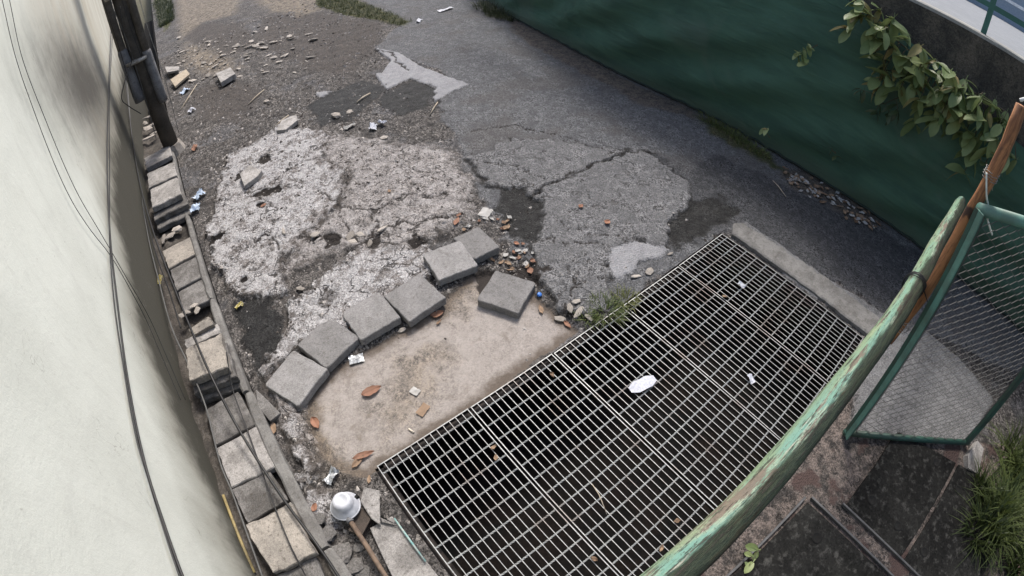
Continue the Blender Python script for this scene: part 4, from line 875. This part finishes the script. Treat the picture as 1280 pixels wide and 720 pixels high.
# dark cover slabs in the court, each with lifting holes
def court_cover(px, z, h, label, holes, seed):
    q = P(px, z); ar = sum(q[i][0]*q[(i+1) % 4][1]-q[(i+1) % 4][0]*q[i][1] for i in range(4))
    if ar < 0: q = q[::-1]
    c = q.mean(0); bm = bmesh.new(); rr = random.Random(seed); pts = []
    for i in range(4):
        for k in range(8): p = q[i]+(q[(i+1) % 4]-q[i])*k/8-c; j = 1+rr.uniform(-.006, .004); pts.append((p[0]*j, p[1]*j))
    o = tag(obj('court_cover', MB().prism(pts, -h, 0), M_cover, None, False, (c[0], c[1], z)), label, 'drain cover', 'dark cover slabs in the court')
    me = o.data; bevelled(me, .006)
    for hx, hy in holes:
        g = G(hx, hy, z); mb = MB(); mb.lathe([(.034, .003), (.030, .005), (.024, .004), (.022, .0015), (.0, .0015)], 16)
        obj('lifting_hole', mb, M_hole, o, True, (g.x-c[0], g.y-c[1], 0))
    fr = [q[i]-c for i in range(4)]
    return o
M_hole = mat_plain('lifting_hole_dirt', (.008, .008, .007), rough=.95)
court_cover([(1057, 632), (1122, 538), (1196, 578), (1126, 697)], .012, .06, 'dark square cover slab with round lifting holes below the gate', [(1142, 553), (1170, 578), (1090, 625), (1122, 657)], 1)
court_cover([(1129, 702), (1199, 580), (1275, 625), (1200, 770)], .012, .06, 'dark cover slab beside the grass clump at the right', [(1155, 690), (1198, 612)], 2)
court_cover([(1010, 627), (905, 730), (1010, 860), (1125, 735)], .012, .06, 'very dark cover slab at the bottom, nearest the green beam', [(1021, 672)], 3)
for i, (a, b, l) in enumerate((((1053, 630), (1190, 762), 'thin steel edge strip along the lower side of the square cover'), ((1014, 622), (1130, 735), 'thin steel edge strip on the right of the bottom cover'), ((1006, 622), (900, 728), 'thin steel edge strip on the left of the bottom cover'))):
    p, q = G(*a, .008), G(*b, .008); d = (q-p).normalized(); s = Vector((-d.y, d.x, 0)); M = Matrix((s, d, Vector((0, 0, 1)))).transposed()
    tag(obj('edge_strip', MB().box((p+q)/2, (.012, (q-p).length, .022), M), mat_plain('dull_steel_%d' % i, (.11, .11, .11), rough=.5, metal=.4)), l, 'edging', 'steel edging of the court covers')
# pale flat stone by the gate foot
pl = P([(1219, 553), (1228, 562), (1224, 592), (1210, 585), (1208, 570)], .03); c = pl.mean(0)
if sum(pl[i][0]*pl[(i+1) % 5][1]-pl[(i+1) % 5][0]*pl[i][1] for i in range(5)) < 0: pl = pl[::-1]
o = obj('stone', MB().prism(pl-c, -.05, 0), M_slab_pale, None, False, (c[0], c[1], .04), (.15, -.1, 0)); tag(o, 'pale pointed stone leaning at the foot of the gate', 'stone')
# spiky grass clumps at the right
for i, (px, py, n_, sp, L, lab) in enumerate(((1245, 655, 420, .15, .46, 'large spiky grass clump at the lower right corner'), (1225, 612, 150, .08, .30, 'smaller spiky grass clump behind the large one'),
                                             (1272, 706, 320, .15, .42, 'grass clump at the right edge, below the large one'), (1272, 596, 260, .14, .5, 'tall dark grass against the right edge by the gate'), (1222, 668, 200, .12, .34, 'low grass spreading left of the large clump, over the cover edge'), (1252, 630, 220, .12, .44, 'grass clump between the large clump and the tall dark grass'), (1262, 572, 160, .12, .40, 'grass clump right of the pale pointed stone'))):
    tuft(px, py, lab, n_//2+40, sp, L, .016, M_grassR, 60+i)
def bush(x, y, z, r, n_, label, seed, L=.14, cat='shrub', trunk=True, mes=None):
    rr = random.Random(seed); b_ = thing('shrub', label, cat, (x, y, 0)); mb = MB(); st = MB()
    for k in range(9):
        a = rr.uniform(0, 6.28); e = Vector((math.cos(a)*r*rr.uniform(.3, .9), math.sin(a)*r*rr.uniform(.3, .9), z+rr.uniform(-.5, .8)*r)); st.tube(smoothpath([Vector((0, 0, -.05)), Vector((e.x*.25, e.y*.25, z*.5)), e], 4), [.03-.002*i for i in range(9)], 6)
    for _ in range(n_):
        d = Vector((rr.gauss(0, 1), rr.gauss(0, 1), rr.gauss(0, 1))).normalized()*r*rr.random()**.45; p = Vector((0, 0, z))+Vector((d.x, d.y, d.z*.8))
        u = Vector((rr.gauss(0, 1), rr.gauss(0, 1), rr.gauss(-.4, .6))).normalized(); s = u.cross(Vector((rr.gauss(0, 1), rr.gauss(0, 1), rr.gauss(0, 1)))).normalized(); l = L*rr.uniform(.6, 1.1); w_ = l*.38
        mb.add([p, p+u*l*.4+s*w_*.5, p+u*l, p+u*l*.4-s*w_*.5], [(0, 1, 2, 3)])
    obj('crown', mb, M_leafD, b_); obj('branches', st, M_stem, b_, True); return b_
# tree added out of view past the right edge, its crown shading the covers
def shade_tree(x, y, label, seed):
    rr = random.Random(seed); tr = thing('shade_tree', label, 'shade_tree', (x, y, 0)); st = MB(); mb = MB(); cl = []
    st.tube(smoothpath([Vector((0, 0, -.1)), Vector((.05, .1, 1.2)), Vector((-.05, .15, 2.4)), Vector((0, .1, 3.4))], 5), [.11-.004*i for i in range(16)], 10)
    for k in range(16):
        a = rr.uniform(0, 6.28); l = rr.uniform(.7, 1.9); e = Vector((math.cos(a)*l, math.sin(a)*l, rr.uniform(2.75, 4.3))); s_ = Vector((0, .12, rr.uniform(2.0, 3.0)))
        st.tube(smoothpath([s_, s_.lerp(e, .5)+Vector((0, 0, .15)), e], 4), [.04-.0035*i for i in range(9)], 6)
        cl += [(e, .5), (s_.lerp(e, .6), .4)]
    for c, r in cl:
        for _ in range(150):
            p = c+Vector((rr.gauss(0, r*.5), rr.gauss(0, r*.5), rr.gauss(0, r*.35))); u = Vector((rr.gauss(0, 1), rr.gauss(0, 1), rr.gauss(-.3, .5))).normalized()
            s2 = u.cross(Vector((rr.gauss(0, .4), rr.gauss(0, .4), 1))).normalized(); l = rr.uniform(.09, .17); w_ = l*.42
            mb.add([p, p+u*l*.4+s2*w_*.5, p+u*l, p+u*l*.4-s2*w_*.5], [(0, 1, 2, 3)])
    obj('trunk', st, M_stem, tr, True); obj('crown', mb, M_leafD, tr); return tr
shade_tree(3.0, -2.9, 'leafy tree added out of view past the right edge to shade the dark covers', 4)
g = G(1285, 560); bush(g.x+.15, g.y-.2, .38, .36, 700, 'dark leafy shrub at the right edge beyond the gate', 5)

# ------------------------------------------------------------------ white bowl on a pipe, and bits round it
bp = G(431, 632, .06)
bw_ = thing('plastic_bowl', 'white plastic bowl upturned over the end of a brown pipe', 'bowl', (bp.x, bp.y, .045), (math.radians(-6), math.radians(5), .4))
M_white = mat_plain('white_plastic', (.48, .495, .525), (.36, .37, .40), rough=.5, bump=.05)
prof = [(.074, 0), (.077, .004), (.077, .012), (.070, .016), (.068, .026), (.060, .030), (.057, .046), (.050, .066), (.042, .074), (.030, .076), (.026, .072), (.0, .072)]
obj('shell', MB().lathe(prof, 40), M_white, bw_, True)
obj('rim', MB().lathe([(.068, .001), (.081, .001), (.083, .006), (.080, .010), (.074, .0095)], 40), M_white, bw_, True)
obj('notch', MB().box((.071, -.026, .014), (.020, .015, .028)), M_hole, bw_)
pa, pb = G(436, 648, .05), G(484, 724, .03)
pp = thing('water_pipe', 'brown rusty pipe running from the white bowl to the bottom edge', 'pipe')
d = (pb-pa); obj('tube', MB().tube([pa, pa.lerp(pb, .5)+Vector((.004, 0, 0)), pb, pb+d*.8], .013, 12, wob=.04), mat_plain('rust_brown_pipe', (.17, .12, .085), (.09, .065, .05), rough=.8, sc_=30), pp, True)
obj('collar', MB().tube([pa-d*.03, pa-d*.025, pa+d*.055, pa+d*.06], [.014, .020, .020, .015], 14), M_pipe, pp, True)
c = G(453, 655, .0); o = thing('hollow_brick', 'small dark hollow block just below the white bowl', 'brick', (c.x, c.y, gz(c.x, c.y)+.03), (0, 0, .55))
M_brick = mat_concrete('dark_brick', (.075, .06, .05), (.05, .042, .036)); mb = MB()
mb.box((0, 0, .026), (.13, .075, .012)); mb.box((0, 0, -.024), (.13, .075, .012)); mb.box((-.055, 0, .001), (.018, .073, .038)); mb.box((.055, 0, .001), (.018, .073, .038)); obj('block', mb, M_brick, o); 
def flat(name, px, z, h, m, label, cat, tilt=(0, 0), group=None):
    q = P(px, z); n = len(q)
    if sum(q[i][0]*q[(i+1) % n][1]-q[(i+1) % n][0]*q[i][1] for i in range(n)) < 0: q = q[::-1]
    c = q.mean(0); o = obj(name, MB().prism(q-c, -h, 0), m, None, False, (c[0], c[1], z), (tilt[0], tilt[1], 0)); bevelled(o.data, min(.003, h*.3)); return tag(o, label, cat, group)
flat('broken_tile', [(451, 628), (455, 610), (474, 612), (476, 655), (465, 648)], .05, .012, M_slab_pale, 'grey broken tile leaning between the white bowl and the gratings', 'tile', (.2, .25))
flat('broken_tile', [(452, 632), (470, 628), (478, 652), (492, 655), (470, 645)], .02, .012, M_slab, 'darker broken tile underneath the pale leaning tile', 'tile')
flat('footing_slab', [(462, 660), (490, 645), (560, 735), (500, 740), (480, 700)], .004, .05, M_slab_pale, 'small concrete footing strip between brown pipe and gratings', 'slab')
flat('broken_slab', [(320, 487), (332, 498), (350, 516), (337, 526), (322, 508)], .03, .05, M_slab, 'triangular broken slab beside the kerb, left of the curved row', 'slab', (.05, 0))
p, q = G(493, 648, .02), G(532, 702, .02); tag(obj('painted_stick', MB().tube([p, p.lerp(q, .5), q], [.004, .006, .005], 8), mat_plain('teal_paint_stick', (.14, .32, .31), (.35, .38, .35), rough=.5, sc_=40), None, True), 'thin teal painted stick lying beside the left grating edge', 'stick')
for i, (px, py, s) in enumerate(((412, 668, .06), (425, 692, .09), (441, 708, .07), (402, 650, .04), (446, 684, .04), (452, 716, .06))):
    rock(px, py, s, 'rough grey stone lying between the kerb and the brown pipe', 'stone', 'stones left of the brown pipe', rock_mesh(200+i, (1, .75, .22), M_slab, 1), name='stone')

# ------------------------------------------------------------------ litter and dry leaves
def sheet(name, label, cat, px, py, lx, ly, m, rot, seed, crumple=.012, shape='rect', z=None, group=None, lift=.006):
    rr = random.Random(seed); n = 9; vs = []; fs = []; mb = MB()
    for i in range(n):
        for j in range(n):
            u, v = i/(n-1)*2-1, j/(n-1)*2-1; wd = 1.0
            if shape == 'leaf': wd = max(.03, (1-abs(u)**2.2))*(1-.25*u)
            if shape == 'pad': wd = 1-.55*max(0, abs(u)-.55)/.45
            x = u*lx/2; y = v*ly/2*wd; zz = crumple*(rr.uniform(-1, 1)*.5+math.sin(u*3+seed)*.6*math.cos(v*2.2+seed))+(abs(v)*ly*.12 if shape == 'leaf' else 0)
            vs.append((x+rr.uniform(-1, 1)*crumple*.25, y+rr.uniform(-1, 1)*crumple*.25*wd, zz))
    fs = [(i*n+j, i*n+n+j, i*n+n+j+1, i*n+j+1) for i in range(n-1) for j in range(n-1)]
    g = G(px, py); z = gz(g.x, g.y) if z is None else z; g = G(px, py, z)
    me = mb.add(vs, fs).mesh(name, m, True); o = link(name, me, None, (g.x, g.y, z+lift+crumple), (0, 0, rot)); return tag(o, label, cat, group)
M_paper = mat_plain('white_wrapper', (.50, .51, .55), (.36, .38, .44), rough=.5, sc_=70, bump=.9); M_foil = mat_plain('crinkled_foil', (.55, .57, .58), (.2, .21, .22), rough=.35, sc_=60, metal=.4, bump=.8)
M_blue = mat_plain('pale_blue_plastic', (.42, .50, .60), (.28, .36, .48), rough=.4, sc_=25); M_bluecap = mat_plain('blue_plastic_cap', (.05, .18, .55), rough=.4); M_yel = mat_plain('yellow_wrapper', (.50, .42, .10), (.38, .33, .2), rough=.5, sc_=30)
M_dry = mat_leaf('dry_orange_leaf', (.36, .17, .10), (.22, .12, .08), .15, .7); M_dryb = mat_leaf('dry_brown_leaf', (.16, .10, .065), (.34, .24, .16), .15, .8); M_card = mat_plain('grey_paper_scrap', (.42, .41, .39), (.33, .32, .30), rough=.9)
GA = lambda px, py, px2, py2: math.atan2(*(G(px2, py2)-G(px, py)).yx)
sheet('wrapper', 'white quilted pad lying on the middle grating panel', 'litter', 803, 481, .18, .078, M_paper, GA(785, 490, 822, 472), 1, .0035, 'pad', .006)
sheet('wrapper', 'small white scrap on the fourth grating panel', 'litter', 938, 475, .07, .03, M_paper, GA(934, 468, 942, 484), 2, .01, 'rect', .006)
sheet('wrapper', 'small white scrap near the far corner of the right grating panel', 'litter', 926, 358, .06, .035, M_paper, GA(920, 354, 932, 362), 3, .012, 'rect', .006)
sheet('foil_packet', 'crinkled silver foil packet on the apron below the curved row', 'litter', 446, 450, .095, .065, M_foil, GA(434, 450, 456, 444), 4, .008)
sheet('wrapper', 'pale blue crumpled wrapper beside the thin kerb, upper part', 'litter', 250, 247, .13, .10, M_blue, .6, 5, .03)
sheet('wrapper', 'pale blue crumpled wrapper beside the thin kerb, lower part', 'litter', 246, 263, .12, .10, M_blue, 1.4, 6, .03)
sheet('wrapper', 'white paper scrap beside the black tar patch', 'litter', 607, 267, .11, .09, M_card, .5, 7, .008)
sheet('wrapper', 'white and blue wrapper on the dirt in the middle distance', 'litter', 467, 161, .12, .08, M_paper, 1.0, 8, .025)
sheet('wrapper', 'upright white scrap just right of the white and blue wrapper', 'litter', 478, 156, .10, .05, M_paper, 1.9, 9, .03)
sheet('wrapper', 'long white scrap lying on the dirt left of the wrappers', 'litter', 438, 160, .14, .05, M_card, .2, 10, .02)
sheet('wrapper', 'bluish white scrap on the rubble beside the utility pole', 'litter', 231, 116, .18, .12, M_blue, .8, 11, .03)
sheet('wrapper', 'white cup scrap on the dirt right of the utility pole', 'litter', 240, 140, .12, .09, M_paper, .8, 12, .03)
sheet('wrapper', 'orange and white scrap on the dirt near the utility pole foot', 'litter', 244, 187, .13, .06, M_dry, 1.3, 13, .03)
sheet('wrapper', 'yellow wrapper in the drain gap beside the wall', 'litter', 201, 352, .09, .06, M_yel, .9, 14, .02, z=.05)
sheet('wrapper', 'yellow wrapper scrap at the edge of the dark mossy hole', 'litter', 300, 384, .07, .035, M_yel, .3, 15, .015)
sheet('wrapper', 'bluish white bag scrap in the drain gap near the upper slab pile', 'litter', 172, 245, .2, .1, M_card, 1.2, 16, .03, z=.06)
sheet('wrapper', 'white scrap on the far road near the top edge', 'litter', 557, 13, .34, .10, M_paper, .2, 17, .02)
sheet('wrapper', 'white scrap at the end of the grass verge', 'litter', 524, 27, .2, .08, M_paper, .9, 18, .02)
sheet('paper_scrap', 'pale paper scrap on the apron right of the orange leaf', 'litter', 519, 490, .045, .055, M_card, .4, 19, .005)
sheet('paper_scrap', 'torn beige paper scrap on the apron near the grating edge', 'litter', 529, 513, .08, .05, M_dryb, .4, 20, .004)
sheet('wrapper', 'crumpled white and blue wrapper just behind the white bowl', 'litter', 416, 597, .09, .05, M_foil, .5, 21, .02)
p = G(514, 538, -.03); p.z = gz(p.x, p.y)+.006; d = Vector((math.cos(GA(511, 536, 518, 541)), math.sin(GA(511, 536, 518, 541)), 0))
tag(obj('cigarette_butt', MB().tube([p-d*.02, p+d*.02], .0055, 10), mat_plain('cigarette_paper', (.7, .62, .5), rough=.8), None, True), 'cigarette butt on the apron near the grating edge', 'cigarette butt')
p = G(674, 366); tag(obj('bottle_cap', MB().lathe([(.016, 0), (.016, .012), (.013, .015), (0, .015)], 20), M_bluecap, None, True, (p.x, p.y, gz(p.x, p.y)+.004), (.3, .2, 0)), 'blue bottle cap at the right corner of the loose paver', 'bottle cap')
p, q = G(540, 137), G(547, 126); 
for p, q, l, r_ in ((G(538, 141), G(547, 127), 'pale stick lying on the road beside the wet patch', .009), (G(446, 128), G(463, 117), 'pale stick on the dirt left of the dark patch', .012), (G(226, 136), G(246, 106), 'thin bent twig by the utility pole', .010),
                    (G(966, 226), G(982, 247), 'thin pale twig on the asphalt near the net', .005), (G(343, 160), G(362, 148), 'short stick at the top of the pale broken slab', .012), (G(310, 130), G(330, 112), 'brown twig on the dirt in the rubble', .009), (G(740, 606), G(758, 644), 'thin pale twig lying across the second grating panel', .003)):
    p.z = (gz(p.x, p.y) if 'grating' not in l else -.004)+.012; q.z = (gz(q.x, q.y) if 'grating' not in l else -.004)+.02
    tag(obj('twig', MB().tube([p, p.lerp(q, .45)+Vector((.01, .01, .006)), q], [r_*.8, r_, r_*.6], 6), mat_plain('twig_bark', (.42, .37, .29), (.3, .25, .19), rough=.85), None, True), l, 'twig')
LEAVES = [(465, 490, .13, .065, GA(452, 496, 478, 484), 'large orange dry leaf on the apron'), (395, 530, .09, .05, GA(390, 522, 400, 538), 'orange dry leaf on the apron rim at the left'), (547, 394, .09, .06, GA(538, 396, 556, 390), 'orange dry leaf tucked under the fourth paver'),
          (455, 570, .13, .04, GA(440, 576, 468, 566), 'orange dry leaf at the left corner of the gratings'), (448, 578, .10, .035, .3, 'brown curled leaf near the left grating corner'), (343, 536, .08, .04, 1.2, 'brown leaf beside the kerb left of the apron'),
          (394, 635, .05, .035, .7, 'small orange leaf beside the white bowl'), (571, 278, .10, .04, GA(566, 288, 577, 268), 'pale orange leaf above the end paver of the row'), (663, 340, .08, .05, 1.3, 'orange leaf just right of the loose paver'), (759, 279, .055, .05, .2, 'reddish leaf on the grey slab'),
          (726, 259, .05, .04, .2, 'faint reddish leaf fragment higher on the grey slab'), (709, 407, .07, .03, GA(704, 402, 714, 412), 'orange leaf at the grating edge left of the grass tuft'), (676, 388, .08, .03, 1.1, 'curled tan leaf right of the loose paver on the apron'), (330, 258, .06, .04, .3, 'reddish leaf in the hole of the pale slab'),
          (437, 410, .09, .03, GA(425, 408, 440, 412), 'thin orange leaf between the second and third pavers'), (549, 404, .05, .02, .3, 'tiny brown leaf on the apron below the fourth paver'), (487, 240, .05, .03, 1.3, 'dark curled leaf on the brown concrete'), (462, 600, .05, .02, 1.0, 'brown leaf just left of the grating corner')]
for i, (px, py, a, b, r_, l) in enumerate(LEAVES): sheet('dry_leaf', l, 'leaf', px, py, a, b, M_dry if i not in (4, 5, 12, 15, 16, 17) else M_dryb, r_, 40+i, .006, 'leaf')
for i, (px, py, l) in enumerate(((617, 560, 'dirty leaf scrap caught at the first grating seam'), (620, 573, 'second dirty scrap caught at the first grating seam'), (742, 699, 'muddy scrap caught in the grating at the bottom'), (845, 652, 'muddy clump on the grating beside the beam'), (826, 686, 'lower muddy clump on the grating beside the beam'), (690, 470, 'brown leaf caught at the second grating seam'), (905, 372, 'brown leaf caught near the far corner of the gratings'))): sheet('dry_leaf', l, 'leaf', px, py, .04, .022, M_dryb, i*.9, 300+i, .008, 'leaf', .0)
rr = random.Random(77)
for i in range(34):
    px, py = rr.choice([(640, 328, 26, 12), (655, 320, 18, 14), (590, 280, 20, 12), (620, 275, 22, 9)])[:2]; px += rr.gauss(0, 13); py += rr.gauss(0, 7)
    sheet('dry_leaf', 'small dry leaf in the litter between the end paver and the grey slab', 'leaf', px, py, rr.uniform(.03, .07), rr.uniform(.02, .04), rr.choice([M_dry, M_dryb, M_dryb, M_card, M_card]), rr.uniform(0, 6), 100+i, .007, 'leaf', None, 'leaf litter beside the end paver')
for i in range(110):
    t = rr.random()**1.3; px = 988+t*105+rr.gauss(0, 6); py = 222+t*58+rr.gauss(0, 5)
    sheet('dry_leaf', 'small dry leaf in the drift along the foot of the net', 'leaf', px, py, rr.uniform(.04, .09), rr.uniform(.02, .05), rr.choice([M_dryb, M_dryb, M_card]), rr.uniform(0, 6), 200+i, .008, 'leaf', None, 'leaf drift along the net')

# ------------------------------------------------------------------ rubble: larger pieces one by one, the grit as stuff
flat('brick', [(270, 92), (288, 84), (294, 92), (276, 103)], .09, .08, M_slab_pale, 'pale broken brick lying in the rubble field', 'brick')
flat('plank', [(213, 100), (233, 88), (237, 92), (218, 106)], .08, .04, mat_plain('weathered_wood', (.42, .36, .27), (.3, .25, .19), rough=.85), 'short pale plank beside the utility pole', 'plank', (.1, 0))
flat('plank', [(206, 84), (224, 82), (223, 87), (209, 91)], .10, .04, M_slab_pale, 'second pale board behind the short plank', 'plank', (0, .1))
flat('broken_slab', [(300, 218), (312, 207), (327, 212), (322, 219), (305, 232)], .075, .05, M_slab_pale, 'flat pinkish slab piece on the pale broken concrete', 'slab', (.06, .05))
flat('broken_slab', [(345, 163), (352, 150), (370, 143), (372, 150), (357, 162)], .05, .05, M_slab_pale, 'rounded pale slab piece at the top of the broken concrete', 'slab')
rr = random.Random(5)
for i in range(190):
    px = 222+170*rr.random()**1.4; py = rr.gauss(78, 17)-(px-222)*.10; s = (.025+.08*rr.random()**2.2)*(1 if py > 60 else 1.3)
    rock(px, py, s, 'broken concrete chunk in the rubble field right of the utility pole', 'rubble', 'rubble field chunks')
for i, (px, py, s) in enumerate(((300, 95, .08), (298, 86, .07), (276, 77, .07), (333, 126, .06), (420, 145, .09), (437, 140, .06), (480, 172, .06), (395, 295, .05), (440, 300, .055), (478, 288, .06), (462, 303, .06), (450, 292, .045), (438, 295, .06), (356, 293, .05), (375, 360, .045), (700, 395, .05),
                                  (712, 388, .045), (723, 392, .06), (735, 396, .05), (720, 380, .04), (502, 409, .035), (838, 317, .04), (812, 340, .05), (795, 345, .045))):
    rock(px, py, s, 'loose stone on the broken concrete between slabs', 'stone', 'loose stones on the broken concrete', name='stone')
n = 9000; rg = np.random.default_rng(3)
X = np.concatenate([rg.uniform(-.36, 2.3, n), rg.uniform(-.3, 3.4, n//2), rg.uniform(1.0, 3.2, 1500)]); Y = np.concatenate([rg.uniform(1.0, 6.5, n), rg.uniform(5, 12, n//2), rg.uniform(1.23, 2.6, 1500)])
F, Z = fields(X, Y)
hard = np.maximum.reduce([F['apron']+.03, F['slab'], F['white'], F['asphalt']-.02, F['dark']]); wgt = np.where(hard > 0, .05, np.where(F['bright'] > .03, .25, 1.0)); wgt = np.where(F['tar'] > 0, .12, wgt)
inp = (X > PIT[0]-.01) & (X < PIT[1]+.01) & (Y < PIT[3]+.01)
sel = (rg.random(len(X)) < wgt*(.35+.9*(fbm(X, Y, 1.6, 61, 2)+.25))) & ~inp
base = np.array([(1, 0, -.2), (-.4, .85, -.2), (-.5, -.8, -.2), (.1, .05, .55), (.5, .75, .25)]); tri = [(0, 4, 3), (4, 1, 3), (1, 2, 3), (2, 0, 3)]
mb = MB()
for x, y, z in zip(X[sel], Y[sel], Z[sel]):
    s = (.006+.018*rg.random()**2.6)*(1+.14*max(0, y-3)); a = rg.uniform(0, 6.28); c_, s_ = math.cos(a), math.sin(a); q = base*rg.uniform(.6, 1.25, base.shape)*s
    mb.add([(x+p[0]*c_-p[1]*s_, y+p[0]*s_+p[1]*c_, z+p[2]) for p in q], tri)
t = NT('grit_stone'); cr = t.geo.outputs['Random Per Island']; col = t.mix(t.rng(cr, .1, .95), (.07, .06, .052), (.42, .39, .36)); M_grit = t.fin(col, .9)
o = obj('gravel', mb, M_grit); o['kind'] = 'stuff'; o['label'] = 'loose grit and gravel scattered over the broken alley'; o['category'] = 'gravel'
